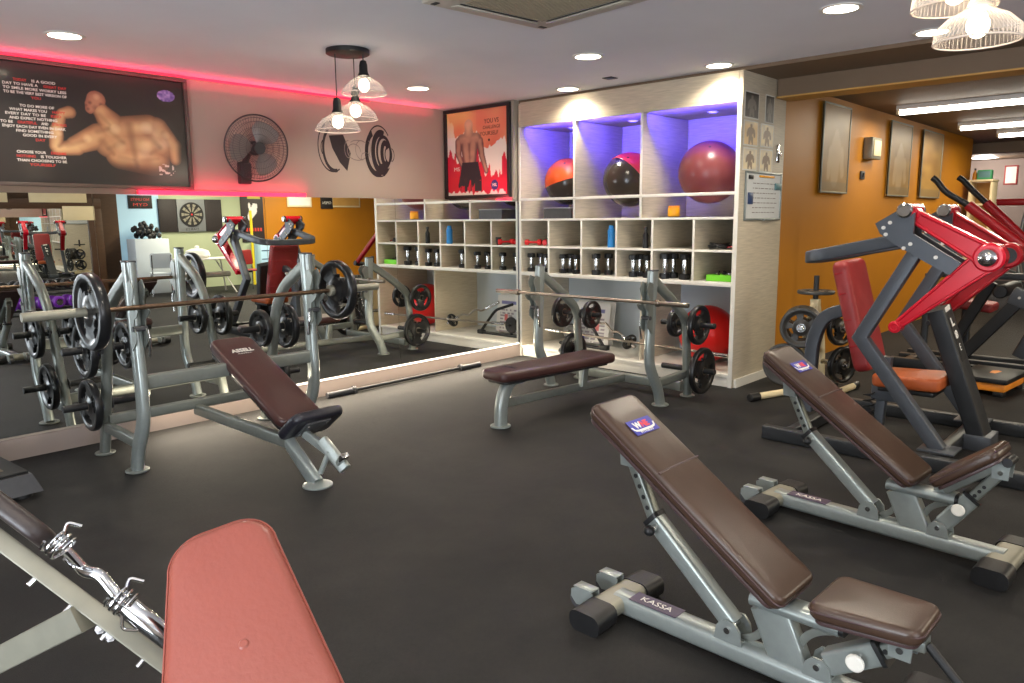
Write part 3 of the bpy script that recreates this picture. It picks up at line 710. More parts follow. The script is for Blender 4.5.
# ------------------------------------------------------------------ adjustable benches
def adj_bench(label, loc, rz, seat_tilt, strut_top):
    t = thing('adjustable_bench', label, 'bench', loc, rz)
    def sf(p0, p1): return slope_frame(p0, p1, 0)
    # base
    MB().beam([(0, 0.0, 0.055), (0, 1.03, 0.055)], 0.085, 0.075, (0, 0, 1), 0.022).build('base_beam', M['silver'], t)
    for (yy, w) in ((0.0, 0.20), (1.03, 0.22)):
        c = MB().beam([(-w * 0.55, yy, 0.055), (w * 0.55, yy, 0.055)], 0.115, 0.062, (0, 0, 1), 0.026).build('cross_foot', M['tube_beige'], t)
        for s in (-1, 1): MB().beam([(s * w * 0.5, yy, 0.048), (s * (w * 0.5 + 0.115), yy, 0.042)], 0.135, 0.082, (0, 0, 1), 0.032).build('rubber_cap', M['black_rubber'], c)
    for s in (-1, 1):
        w = MB()
        br = [(0.0, -0.03), (0.075, -0.035), (0.10, -0.01), (0.10, 0.02), (0.07, 0.035), (0.0, 0.03)]
        for dx in (-0.024, 0.018): w.prism(br, 0.006, frame((s * 0.08 + dx, -0.05, 0.065), (0, -1, 0), (0, 0, 1), (1, 0, 0)))
        w.box((s * 0.08, -0.095, 0.1), (0.05, 0.085, 0.006), None, 0.001)
        wb = w.build('wheel_bracket', M['silver'], t)
        MB().cyl((s * 0.08 - 0.016, -0.125, 0.045), (s * 0.08 + 0.016, -0.125, 0.045), 0.036).build('wheel', M['charcoal'], wb)
    st = MB().box((0, 0.17, 0.0935), (0.07, 0.20, 0.002)).build('name_plate', M['logo_purple'], t)
    lettering('name_lettering', [('KASSA', 0.042, frame((0, 0.17, 0.0945), (0, 1, 0), (-1, 0, 0), (0, 0, 1)), dict(bold=0.0, width=0.13))], M['white_letter'], st)
    # back pad
    mx, L = sf((-0.068, 0.797), (0.668, 0.295))
    pad = MB().pad(rrect(0.255, L, 0.035, w2=0.255), 0.056, 0.018, mx, crown=0.004).build('back_pad', M['brown_vinyl'], t)
    pad['label'] = 'brown vinyl back pad in two stitched sections'
    ys = -L / 2 + 0.345
    MB().tube([mx @ V((-0.126, ys, 0.0545)), mx @ V((-0.06, ys, 0.058)), mx @ V((0.06, ys, 0.058)), mx @ V((0.126, ys, 0.0545))], 0.004, 6).build('seam', M['piping'], pad)
    MB().tube([mx @ V((x, y, 0.030)) for (x, y) in rrect(0.257, L + 0.002, 0.035)], 0.0035, 6, True).build('piping', M['piping'], pad)
    MB().pad(rrect(0.235, L - 0.03, 0.03), 0.014, 0.003, mx @ Matrix.Translation((0, 0, -0.014))).build('backing_board', M['piping'], pad)
    fm = mx @ frame((0, -L / 2 + 0.155, 0.0605), (-1, 0, 0), (0, -1, 0), (0, 0, 1))
    lg = MB().prism([(-0.07, -0.033), (0.07, -0.033), (0.07, 0.033), (-0.07, 0.033)], 0.0012, fm).build('logo_patch', M['logo_blue'], pad)
    lettering('logo_letters', [('W', 0.036, fm @ Matrix.Translation((-0.026, 0.006, 0.0016)), dict(bold=0.0015))], M['white_letter'], lg)
    lettering('logo_letters', [('NE', 0.036, fm @ Matrix.Translation((0.016, 0.006, 0.0016)), dict(bold=0.0015))], M['logo_red'], lg)
    mk = MB()
    arc = [(-0.066, 0.004), (-0.058, -0.012), (-0.04, -0.016), (0.04, -0.016), (0.058, -0.012), (0.066, 0.004), (0.060, 0.018), (0.056, 0.002), (0.036, -0.012), (-0.036, -0.012), (-0.056, 0.002), (-0.060, 0.018)]
    for i in range(5):
        a, b2 = arc[i], arc[i + 1]; n = ((a[0] + b2[0]) / 2, (a[1] + b2[1]) / 2)
        mk.prism([(a[0], a[1] - 0.004), (b2[0], b2[1] - 0.004), (b2[0], b2[1] + 0.004), (a[0], a[1] + 0.004)] if abs(b2[0] - a[0]) > 0.01 else [(a[0] - 0.004, a[1]), (b2[0] - 0.004, b2[1]), (b2[0] + 0.004, b2[1]), (a[0] + 0.004, a[1])], 0.0007, fm @ Matrix.Translation((0, 0, 0.0012 + 0.0001 * i)))
    vs, fs = text_mesh('FITNESS', 0.013, fm @ Matrix.Translation((0, -0.025, 0.0016)), width=0.075); mk.add(vs, fs)
    mk.build('logo_mark', M['white_letter'], lg)
    MB().beam([mx @ V((0, -0.30, -0.03)), mx @ V((0, L / 2 - 0.02, -0.03))], 0.05, 0.035, (0, 0.5, 0.85), 0.006).build('pad_rail', M['silver_warm'], t)
    # long telescoping strut
    a, b2, c = V((0, 0.475, 0.125)), V((0, 0.168, 0.43)), V((0, 0.052, 0.635))
    d = (b2 - a).normalized()
    a2 = V((0, 0.475, 0.14)); b3 = V((0, 0.155, 0.425))
    so = MB().beam([a2, b3], 0.062, 0.062, (0, 1, 0.8), 0.012).build('strut_sleeve', M['silver'], t)
    MB().beam([b3 - (c - b3).normalized() * 0.05, c], 0.042, 0.042, (0, 1, 0.8), 0.008).build('strut_tube', M['silver_warm'], t)
    e = (c - b3).normalized(); nrm = V((-1, 0, 0))
    for q in range(5):
        p = b3 + e * (0.045 + 0.04 * q)
        MB().cyl(p - nrm * 0.0205, p - nrm * 0.0222, 0.0085, 12).build('adjuster_hole', M['black'], so)
    MB().beam([b3 - (b3 - a2).normalized() * 0.006, b3 + (b3 - a2).normalized() * 0.012], 0.070, 0.070, (0, 1, 0.8), 0.01).build('strut_collar', M['black'], t)
    kp = b3 - (b3 - a2).normalized() * 0.03
    kn = MB().cyl(kp + V((0.03, 0, 0)), kp + V((0.06, 0, 0)), 0.012).build('pull_knob', M['chrome'], t)
    MB().ball(kp + V((0.07, 0, 0)), 0.02, 16).build('knob_ball', M['black'], kn)
    hb = MB()
    for dx in (-0.042, 0.034): hb.prism([(-0.05, 0), (0.05, 0), (0.042, 0.05), (0.02, 0.075), (-0.02, 0.075), (-0.042, 0.05)], 0.008, frame((dx, 0.475, 0.088), (0, 1, 0), (0, 0, 1), (1, 0, 0)))
    hb.box((0, 0.475, 0.094), (0.08, 0.09, 0.008)); hb.build('pivot_bracket', M['silver'], t)
    MB().cyl((-0.05, 0.475, 0.132), (0.05, 0.475, 0.132), 0.011).build('pivot_bolt', M['chrome'], t)
    ub = MB()
    for dx in (-0.03, 0.024): ub.prism([(-0.03, -0.03), (0.03, -0.03), (0.035, 0.04), (-0.035, 0.04)], 0.006, frame((dx, c.y, c.z), (0, 1, 0), (0, 0, 1), (1, 0, 0)))
    ub.box((0, c.y, c.z + 0.036), (0.06, 0.06, 0.008)); ub.build('pad_bracket', M['silver'], t)
    # post, head tube, gussets
    MB().beam([(0, 0.685, 0.07), (0, 0.60, 0.255)], 0.06, 0.125, (0, 1, 0.3), 0.012).build('seat_post', M['silver'], t)
    ht = MB().beam([(0, 0.545, 0.268), (0, 0.83, 0.268)], 0.09, 0.048, (0, 0, 1), 0.022).build('head_tube', M['silver'], t)
    MB().beam([(0, 0.825, 0.268), (0, 0.845, 0.268)], 0.085, 0.044, (0, 0, 1), 0.02).build('end_cap', M['black'], ht)
    def gusset(x0, z0, x1, z1, x2, z2):
        # curved web plate between two legs of an angle
        P = []; 
        for q in range(9):
            tq = q / 8; P.append((x0 * (1 - tq) ** 2 + 2 * tq * (1 - tq) * (x0 * .25 + x1 * .5 + x2 * .25) + x2 * tq * tq, z0 * (1 - tq) ** 2 + 2 * tq * (1 - tq) * (z0 * .25 + z1 * .5 + z2 * .25) + z2 * tq * tq))
        b = MB()
        b.beam([(0, p[0], p[1]) for p in P], 0.008, 0.026, (0, -(z2 - z0), (x2 - x0)), 0.002)
        b.beam([(0, x0, z0), (0, x1, z1)], 0.008, 0.016, (0, -(z1 - z0), (x1 - x0)), 0.002)
        b.beam([(0, x1, z1), (0, x2, z2)], 0.008, 0.016, (0, -(z2 - z1), (x2 - x1)), 0.002)
        return b.build('gusset', M['silver_warm'], t)
    gusset(0.50, 0.098, 0.61, 0.10, 0.585, 0.18)
    gusset(0.80, 0.24, 0.665, 0.24, 0.70, 0.13)
    # seat
    p0 = V((0.765, 0.322)); ln = 0.305
    p1 = p0 + V((math.cos(seat_tilt), math.sin(seat_tilt))) * ln
    ms, LS = sf((p0.x, p0.y), (p1.x, p1.y))
    st = MB().pad(rrect(0.265, LS, 0.04, w2=0.225), 0.05, 0.018, ms, crown=0.005).build('seat', M['brown_vinyl'], t)
    st['label'] = 'brown vinyl seat cushion'
    MB().tube([ms @ V((x, y, 0.030)) for (x, y) in rrect(0.267, LS + 0.002, 0.04, w2=0.217)], 0.0035, 6, True).build('piping', M['piping'], st)
    MB().pad(rrect(0.24, LS - 0.03, 0.03, w2=0.19), 0.014, 0.003, ms @ Matrix.Translation((0, 0, -0.014))).build('backing_board', M['piping'], st)
    MB().beam([ms @ V((0, -LS / 2 + 0.0, -0.03)), ms @ V((0, LS / 2 - 0.01, -0.03))], 0.06, 0.035, (0, 0, 1), 0.006).build('seat_rail', M['silver_warm'], t)
    MB().box((0, 0.765, 0.298), (0.05, 0.05, 0.03), None, 0.004).build('hinge_block', M['silver'], t)
    # short seat strut
    top = ms @ V((0, LS / 2 - 0.06, -0.055)) if strut_top is None else V(strut_top)
    a = V((0, 0.775, 0.125)); d = (top - a).normalized(); Ls = (top - a).length
    sl = MB().beam([a + d * 0.03, a + d * min(Ls - 0.035, 0.205)], 0.07, 0.075, (0, -0.6, 0.8), 0.012).build('seat_strut_sleeve', M['silver'], t)
    MB().beam([a + d * 0.18, top], 0.046, 0.046, (0, -0.6, 0.8), 0.008).build('seat_strut_tube', M['silver_warm'], t)
    if Ls > 0.25:
        for q in range(3):
            p = a + d * (0.222 + 0.028 * q); MB().cyl(p + V((0.0215, 0, 0)), p + V((0.0245, 0, 0)), 0.008, 12).build('adjuster_hole', M['black'], sl)
        MB().beam([a + d * 0.2, a + d * 0.214], 0.08, 0.084, (0, -0.6, 0.8), 0.012).build('strut_collar', M['black'], t)
    p = a + d * 0.14
    k = MB().cyl(p + V((0.035, 0, 0)), p + V((0.06, 0, 0)), 0.014).build('pop_pin', M['chrome'], t)
    MB().cyl(p + V((0.058, 0, 0)), p + V((0.072, 0, 0)), 0.027, 24, bev=0.004).build('pin_head', M['white_edge'], k)
    hb = MB()
    for dx in (-0.042, 0.034): hb.prism([(-0.045, 0), (0.045, 0), (0.038, 0.045), (0.018, 0.066), (-0.018, 0.066), (-0.038, 0.045)], 0.008, frame((dx, 0.775, 0.088), (0, 1, 0), (0, 0, 1), (1, 0, 0)))
    hb.box((0, 0.775, 0.094), (0.08, 0.08, 0.008)); hb.build('pivot_bracket', M['silver'], t)
    MB().cyl((-0.05, 0.775, 0.128), (0.05, 0.775, 0.128), 0.010).build('pivot_bolt', M['chrome'], t)
    ub = MB()
    for dx in (-0.035, 0.029): ub.prism([(-0.03, -0.028), (0.03, -0.028), (0.035, 0.045), (-0.035, 0.045)], 0.006, frame((dx, top.y, top.z), (0, 1, 0), (0, 0, 1), (1, 0, 0)))
    ub.box((0, top.y, top.z + 0.041), (0.07, 0.06, 0.008)); ub.build('seat_bracket', M['silver'], t)
    MB().cyl((-0.04, top.y, top.z), (0.04, top.y, top.z), 0.010).build('pivot_bolt', M['chrome'], t)
    # carry handle at the front of the seat
    h0 = ms @ V((0, LS / 2 - 0.01, -0.03))
    MB().tube([h0, h0 + V((0.0, 0.02, -0.02)), h0 + V((0, 0.085, -0.085))] if seat_tilt < 0.3 else [h0 + V((-0.045, 0.0, 0)), h0 + V((0.045, 0.0, 0))], 0.013 if seat_tilt < 0.3 else 0.02).build('carry_handle', M['black'], t)
    return t
adj_bench('nearest adjustable bench with brown pads, its seat lying flat', (2.24, 1.53, 0), PI - 0.0194, 0.04, (0, 1.0, 0.275))
adj_bench('farther adjustable bench with brown pads, its seat tilted up', (3.68, 1.53, 0), PI - 0.069, 0.68, None)

# ------------------------------------------------------------------ foreground: red pad and sloping bench with curl bar
def dirs(a, b): return (V(b) - V(a)).normalized()
T0 = V((0.550, 1.212, 0.983)); uu = V((0.27, 0.79, 0.55)).normalized(); ll = V((0.69, -0.73, 0.03)); ll = (ll - uu * ll.dot(uu)).normalized(); nn = ll.cross(uu)
if nn.z < 0: nn = -nn; ll = -ll
rp = thing('seat_machine', 'coral red padded backrest with a single button, nearest the camera', 'weight machine', (0.42, 0.86, 0))
C0 = T0 - uu * 0.27
LOC = Matrix.Translation(-V((0.42, 0.86, 0)))
mxp = LOC @ frame(C0 - nn * 0.055, ll, uu, nn)
pp = MB().pad(rrect(0.305, 0.54, 0.062, 8, w2=0.178), 0.055, 0.018, mxp, 5, crown=0.006).build('back_pad', M['coral_vinyl'], rp)
MB().tube([mxp @ V((x, y, 0.042)) for (x, y) in rrect(0.3065, 0.5415, 0.062, 8, w2=0.1795)], 0.0022, 6, True).build('seam', M['coral_vinyl'], pp)
MB().lathe([(0, 0.0), (0.006, 0.0), (0.0085, 0.0022), (0.006, 0.0048), (0, 0.0052)], mxp @ V((0.010, 0.038, 0.0588)), (mxp.to_3x3() @ V((0, 0, 1))), 20).build('button', M['coral_vinyl'], pp)
MB().pad(rrect(0.26, 0.46, 0.05, w2=0.15), 0.018, 0.003, mxp @ Matrix.Translation((0, -0.01, -0.019))).build('backing_board', M['black'], rp)
q = mxp @ V((0, -0.05, -0.03)); MB().beam(fillet([q + V((0.0, 0.0, 0.0)), q + V((-0.01, -0.02, -0.12)), (0.0, 0.0, 0.05)], 0.05), 0.06, 0.06, (0, 1, 0.2), 0.01).build('pad_post', M['slate'], rp)
MB().box((0, 0, 0.03), (0.5, 0.09, 0.06), rotm('Z', -0.8), 0.01).build('base_beam', M['slate'], rp)
B0, B1 = V((0.19, 1.811, 1.079)), V((0.611, 1.226, 0.54))
dbm = (B1 - B0).normalized()
Bend = B0 + dbm * ((B0.z - 0.045) / -dbm.z)
sb = thing('sloping_bench', 'beige grey sloping steel bench beam with black pad on its upper end', 'weight bench', (Bend.x, Bend.y, 0))
O = V((Bend.x, Bend.y, 0))
upb = V((0.30, 1.07, -0.50)).cross(dbm).normalized(); upb = upb if upb.z > 0 else -upb; sdb = dbm.cross(upb)
MB().beam([B0 - dbm * 0.25 - O, Bend - O], 0.045, 0.032, upb, 0.003).build('main_beam', M['bench_beam'], sb)
MB().box((0, 0, 0.02), (0.5, 0.08, 0.04), rotm('Z', math.atan2(sdb.y, sdb.x)), 0.006).build('base_foot', M['bench_beam'], sb)
L1 = V((0.41, 1.475, 0.775)); L2 = V((0.24, 1.917, 0.507)); dl = (L2 - L1).normalized(); L3 = L1 + dl * (L1.z - 0.04) / -dl.z
MB().beam([L1 - O, L3 - O], 0.04, 0.052, (0, 0, 1), 0.003).build('rear_leg', M['bench_beam'], sb)
MB().box(L3 - O - V((0, 0, 0.02)), (0.45, 0.08, 0.04), rotm('Z', math.atan2(dl.y, dl.x) + PI / 2), 0.006).build('base_foot', M['bench_beam'], sb)
for k, off in enumerate((0.0, 0.045)):
    p = L1 - O + dbm * (0.035 + off * 0.55) - upb * 0.004 - sdb * 0.004
    bo = MB().cyl(p - sdb * -0.005, p - sdb * 0.036, 0.006, 12).build('bolt', M['chrome'], sb)
    MB().cyl(p - sdb * 0.012, p - sdb * 0.020, 0.0095, 6).build('nut', M['chrome'], bo)
for k in range(5):
    p = B0 + dbm * (0.30 + 0.085 * k) - upb * 0.022 - O
    MB().cyl(p + upb * 0.006, p - upb * 0.009, 0.006, 10).build('bolt', M['chrome'], sb)
PE = V((0.377, 1.508, 0.91))
PS = 0.02 if sdb.dot(V((0.3, 1.07, -0.5))) < 0 else -0.02
MB().pad(rrect(0.11, 1.06, 0.04), 0.034, 0.014, frame(PE - O - dbm * 0.53 - upb * 0.012 + sdb * PS, sdb, dbm, upb), 4, crown=0.003).build('bench_pad', M['dark_pad'], sb)
# curl bar resting along the beam
eb = thing('curl_bar', 'chrome bent curl bar with spring collar lying along the sloping bench beam', 'barbell', (0.41, 1.39, 0.86))
E0 = V((0.41, 1.39, 0.86))
path = [V(p) - E0 for p in ((0.357, 1.76, 0.942), (0.374, 1.693, 0.92), (0.39, 1.628, 0.904), (0.402, 1.553, 0.894), (0.4026, 1.4755, 0.888), (0.401, 1.4165, 0.8845), (0.415, 1.387, 0.885), (0.432, 1.359, 0.843), (0.445, 1.342, 0.826))]
MB().tube(fillet(path, 0.012, 4), 0.0105, 14).build('shaft', M['chrome'], eb)
s0, s1 = V((0.440, 1.347, 0.832)) - E0, V((0.486, 1.283, 0.766)) - E0; ds = (s1 - s0).normalized()
MB().lathe([(0.006, 0), (0.016, 0.0), (0.018, 0.003), (0.018, (s1 - s0).length - 0.003), (0.016, (s1 - s0).length), (0.015, (s1 - s0).length), (0.015, (s1 - s0).length - 0.012), (0, (s1 - s0).length - 0.012)], s0, ds, 28).build('sleeve', M['chrome'], eb)
for (c, k) in ((s0 - ds * 0.012, 0), (V((0.372, 1.447, 0.938)) - E0, 1)):
    o_ = ds.orthogonal().normalized(); w_ = ds.cross(o_)
    cl = MB().tube([c + (o_ * math.cos(a * PI / 8) + w_ * math.sin(a * PI / 8)) * 0.0225 + ds * (0.0007 * a - 0.015) for a in range(48)], 0.003, 8).build('spring_collar', M['chrome'], eb)
    for sgn in (1, -1):
        b_ = c + V((0.0, 0.0, 0.02)) * sgn + ds * 0.012
        MB().tube(fillet([b_, b_ + V((0.012, 0.008, 0.022 * sgn)), b_ + V((0.026, 0.002, 0.02 * sgn)) + ds * 0.012], 0.008), 0.0035, 8).build('collar_handle', M['chrome'], cl)
MB().tube(fillet([s0 + V((-0.008, 0, -0.018)), s0 + V((-0.012, -0.004, -0.042)), s0 + V((0.012, -0.02, -0.048)), s0 + V((0.018, -0.02, -0.026))], 0.008), 0.003, 8).build('retaining_clip', M['chrome'], eb)

# step platform at the left edge
t = thing('step_platform', 'low dark grey step platform with tan top at the left edge', 'step', (0.72, 5.02, 0), 0.08)
b = MB()
for (z0, z1, i0, i1) in ((0.03, 0.13, 0.0, 0.05),):
    lo = [(-0.40, -0.42), (0.40, -0.42), (0.40, 0.42), (-0.40, 0.42)]
    vs = [(x, y, 0.03) for x, y in lo] + [(x * 0.9, y * 0.93, 0.135) for x, y in lo]
    b.add(vs, [(3, 2, 1, 0), (4, 5, 6, 7)] + [(i, (i + 1) % 4, 4 + (i + 1) % 4, 4 + i) for i in range(4)])
b.build('step_body', M['charcoal'], t)
MB().box((0, 0, 0.143), (0.70, 0.74, 0.016), None, 0.006).build('top_mat', M['black'], t)
MB().box((0, 0, 0.153), (0.52, 0.56, 0.004), None, 0.0015).build('top_inlay', M['tan'], t)
for (x, y) in ((-0.32, -0.34), (0.32, -0.34), (0.32, 0.34), (-0.32, 0.34)): MB().cyl((x, y, 0), (x, y, 0.032), 0.045).build('rubber_foot', M['black_rubber'], t)

# ------------------------------------------------------------------ red lever machine
MC = V((5.41, 1.30, 0))
lm = thing('lever_row_machine', 'grey plate loaded machine with big bright red V-shaped lever arms', 'weight machine', MC)
def W_(x, y, z): return V((x, y, z)) - MC
def yz_prism(b, x, pts, th): b.prism([(p[0], p[1]) for p in pts], th, frame(W_(x, 0, 0), (0, 1, 0), (0, 0, 1), (1, 0, 0))); return b
for xs in (4.83, 5.99):
    MB().beam([W_(xs, 2.12, 0.045), W_(xs - 0.03, 0.35, 0.045)], 0.075, 0.09, (0, 0, 1), 0.01).build('base_beam', M['dark_slate'], lm)
MB().beam([W_(4.86, 1.95, 0.05), W_(5.95, 1.95, 0.05)], 0.07, 0.08, (0, 0, 1), 0.01).build('base_cross_beam', M['dark_slate'], lm)
MB().beam([W_(4.86, 1.08, 0.05), W_(5.95, 1.08, 0.05)], 0.07, 0.08, (0, 0, 1), 0.01).build('base_cross_beam', M['dark_slate'], lm)
for xs, s in ((4.97, -1), (5.85, 1)):
    MB().beam([W_(xs, 1.08, 0.09), W_(xs, 1.575, 0.735), W_(xs, 1.27, 1.32)], 0.08, 0.08, (0, 1, 0.6), 0.008).build('side_frame', M['slate'], lm)
    MB().box(W_(xs, 1.08, 0.097), (0.20, 0.2, 0.012), None, 0.002).build('foot_plate', M['slate'], lm)
    for e in (-1, 1):
        px_ = xs + e * 0.085 - 0.012
        up = yz_prism(MB(), px_, [(1.475, 1.39), (1.385, 1.325), (1.23, 1.235), (1.085, 1.155), (1.03, 1.225), (1.15, 1.30), (1.29, 1.39), (1.29, 1.51), (1.36, 1.54), (1.505, 1.45)], 0.024).build('head_plate', M['slate'], lm)
        for (yy, zz) in ((1.455, 1.425), (1.42, 1.455), (1.30, 1.33), (1.335, 1.305), (1.44, 1.385), (1.16, 1.255)):
            MB().cyl(W_(xs + e * 0.096, yy, zz), W_(xs + e * 0.106, yy, zz), 0.011, 12).build('bolt', M['white_edge'], up)
    pr = MB().cyl(W_(xs - 0.115, 1.335, 1.525), W_(xs + 0.115, 1.335, 1.525), 0.042, 24, bev=0.004).build('pivot_roller', M['red_paint'], lm)
    for e in (-1, 1): MB().cyl(W_(xs + e * 0.115, 1.335, 1.525), W_(xs + e * 0.15, 1.335, 1.525), 0.044, 24, bev=0.01).build('pivot_cap', M['chrome'], pr)
# levers: tapered, with raised ribs
def taper(b, p, q, w0, w1, x, th):
    d = (V(q) - V(p)).normalized(); n = V((-d.y, d.x))
    pts = [V(p) + n * w0 / 2, V(p) - n * w0 / 2, V(q) - n * w1 / 2, V(q) + n * w1 / 2]
    return b.prism(pts, th, frame(W_(x, 0, 0), (0, 1, 0), (0, 0, 1), (1, 0, 0)))
for xs, mm, capm, lbl in ((4.97, 'red_paint', 'chrome', 'near'), (5.85, 'red_dark', 'dark_slate', 'far')):
    pv, el, tp = ((1.32, 1.50), (0.905, 1.258), (1.37, 0.822)) if lbl == 'near' else ((1.32, 1.49), (0.96, 1.232), (1.36, 0.77))
    b = MB(); taper(b, pv, el, 0.075, 0.125, xs - 0.04, 0.08); b.cyl(W_(xs - 0.045, pv[0], pv[1]), W_(xs + 0.045, pv[0], pv[1]), 0.045, 24, bev=0.004)
    ua = b.build('upper_lever_arm', M[mm], lm)
    for e in (-1, 1):
        r_ = MB(); d = V((el[0] - pv[0], el[1] - pv[1])).normalized(); n = V((-d.y, d.x))
        r_.tube([W_(xs - 0.043, *(V(pv) + n * e * 0.030 + d * 0.04)), W_(xs - 0.043, *(V(el) + n * e * 0.052 - d * 0.05))], 0.011, 10); r_.build('rib', M[mm], ua)
    b = MB(); taper(b, el, tp, 0.145, 0.052, xs - 0.036, 0.075); b.cyl(W_(xs - 0.045, tp[0], tp[1]), W_(xs + 0.045, tp[0], tp[1]), 0.037, 24, bev=0.004)
    la = b.build('lower_lever_arm', M[mm], lm)
    for e in (-1, 1):
        r_ = MB(); d = V((tp[0] - el[0], tp[1] - el[1])).normalized(); n = V((-d.y, d.x))
        r_.tube([W_(xs - 0.04, *(V(el) + n * e * 0.060 + d * 0.06)), W_(xs - 0.04, *(V(tp) + n * e * 0.020 - d * 0.04))], 0.010, 10); r_.build('rib', M[mm], la)
    MB().cyl(W_(xs - 0.06, el[0], el[1]), W_(xs + 0.06, el[0], el[1]), 0.082, 36, bev=0.012).build('elbow_hub', M[mm], lm)
    hc = MB().lathe([(0, 0.05), (0.032, 0.048), (0.047, 0.036), (0.054, 0.0)] if capm == 'chrome' else [(0, 0.004), (0.042, 0.004), (0.05, 0.003), (0.052, 0.0)], W_(xs - 0.0602, el[0], el[1]), (-1, 0, 0), 32)
    hc.build('hub_cap', M['chrome'] if capm == 'chrome' else M['dark_slate'], lm)
    s = 1 if lbl == 'near' else -1
    MB().cyl(W_(xs + s * 0.045, tp[0], tp[1]), W_(xs + s * 0.20, tp[0], tp[1]), 0.017, bev=0.003).build('hand_grip', M['black'], lm)
    MB().tube([W_(xs - 0.047, tp[0] + 0.022 * math.cos(a * PI / 12), tp[1] + 0.022 * math.sin(a * PI / 12)) for a in range(24)], 0.005, 8, True).build('tip_ring', M[mm], lm)
# horseshoe beam from head to head behind the back pad
MB().beam(fillet([W_(4.97, 1.36, 1.355), W_(5.0, 1.97, 1.225), W_(5.41, 2.0, 1.215), W_(5.82, 1.97, 1.225), W_(5.85, 1.36, 1.355)], 0.16, 7), 0.07, 0.08, (0, 0, 1), 0.012).build('horseshoe_beam', M['slate'], lm)
MB().beam(fillet([W_(5.41, 2.06, 0.09), W_(5.41, 2.04, 0.62), W_(5.41, 1.97, 0.80), W_(5.41, 1.80, 0.86)], 0.12), 0.07, 0.09, (0, -1, 0.3), 0.012).build('rear_post', M['slate'], lm)
ab, at_ = V((0, 1.60, 0.465)), V((0, 1.80, 1.205)); dd = (at_ - ab).normalized(); nb = V((1, 0, 0)).cross(dd)
mbk = frame(W_(5.41, 0, 0) + (ab + at_) / 2, (-1, 0, 0), dd, V((-1, 0, 0)).cross(dd))
bp_ = MB().pad(rrect(0.40, (at_ - ab).length, 0.06), 0.105, 0.03, mbk @ Matrix.Translation((0, 0, -0.02)), crown=0.005).build('back_pad', M['red_vinyl'], lm)
for yq in (-0.2, -0.02, 0.16, 0.3):
    MB().tube([mbk @ V((-0.199, yq, 0.02)), mbk @ V((-0.199, yq, 0.07)), mbk @ V((-0.175, yq, 0.086)), mbk @ V((0.175, yq, 0.086)), mbk @ V((0.199, yq, 0.07)), mbk @ V((0.199, yq, 0.02))], 0.004, 6).build('seam', M['red_dark'], bp_)
MB().beam([W_(5.41, 1.84, 0.86), W_(5.41, 1.74, 0.84)], 0.06, 0.06, (0, 0, 1), 0.006).build('pad_bracket', M['slate'], lm)
# seat
ms_ = frame(W_(5.41, 1.29, 0.395), (1, 0, 0), V((0, -1, 0.03)), V((0, 0.03, 1)))
ms_ = frame(W_(5.41, 1.37, 0.375), (-1, 0, 0), (0, -1, 0.04), (0, 0.04, 1))
MB().pad(rrect(0.36, 0.42, 0.05, w2=0.40), 0.085, 0.024, ms_, crown=0.006).build('seat', M['orange_vinyl'], lm)
MB().box(W_(5.41, 1.5, 0.31), (0.1, 0.22, 0.12), None, 0.012).build('seat_bracket', M['slate'], lm)
MB().beam([W_(5.41, 1.56, 0.05), W_(5.41, 1.53, 0.55)], 0.06, 0.06, (0, 1, 0), 0.006).build('seat_column', M['slate'], lm)
MB().box(W_(5.41, 1.37, 0.355), (0.3, 0.34, 0.03), None, 0.004).build('seat_board', M['black'], lm)
MB().tube([W_(5.36 + 0.035 * math.cos(a * PI / 6), 1.62 + 0.035 * math.sin(a * PI / 6), 0.1 + 0.0035 * a) for a in range(60)], 0.006, 6).build('spring', M['black'], lm)
for zz in (0.44, 0.48, 0.52): MB().cyl(W_(5.379, 1.535, zz), W_(5.376, 1.535, zz), 0.009, 12).build('adjuster_hole', M['chrome'], lm)
# front post with name plate
f0, f1 = W_(5.52, 0.97, 0.07), W_(5.42, 1.25, 0.90); fd = (f1 - f0).normalized(); fn = (V((0, -1, 0)) - fd * V((0, -1, 0)).dot(fd)).normalized()
MB().beam([f0, f1], 0.19, 0.10, fn, 0.01).build('front_post', M['dark_slate'], lm)
MB().box(W_(5.52, 0.97, 0.05), (0.23, 0.16, 0.10), None, 0.006).build('post_foot', M['slate'], lm)
mf = frame(f0 + fd * 0.69 + fn * 0.0505, fd.cross(fn), fd, fn)
np_ = MB().prism([(-0.055, -0.17), (0.055, -0.17), (0.055, 0.15), (-0.055, 0.15)], 0.002, mf).build('name_plate', M['black'], lm)
lettering('name_letters', [('L', 0.075, mf @ frame((0, 0.085, 0.0024), (1, 0, 0), (0, 1, 0), (0, 0, 1)), dict(bold=0.003, width=0.06)), ('8', 0.07, mf @ frame((0, 0.0, 0.0024), (1, 0, 0), (0, 1, 0), (0, 0, 1)), dict(bold=0.003, width=0.06)), ('E', 0.065, mf @ frame((0, -0.085, 0.0024), (1, 0, 0), (0, 1, 0), (0, 0, 1)), dict())], M['white_letter'], np_)
MB().prism([(-0.06, 0.165), (0.045, 0.165), (0.05, 0.195), (-0.055, 0.195)], 0.002, mf).build('name_stripe', M['white_letter'], lm)

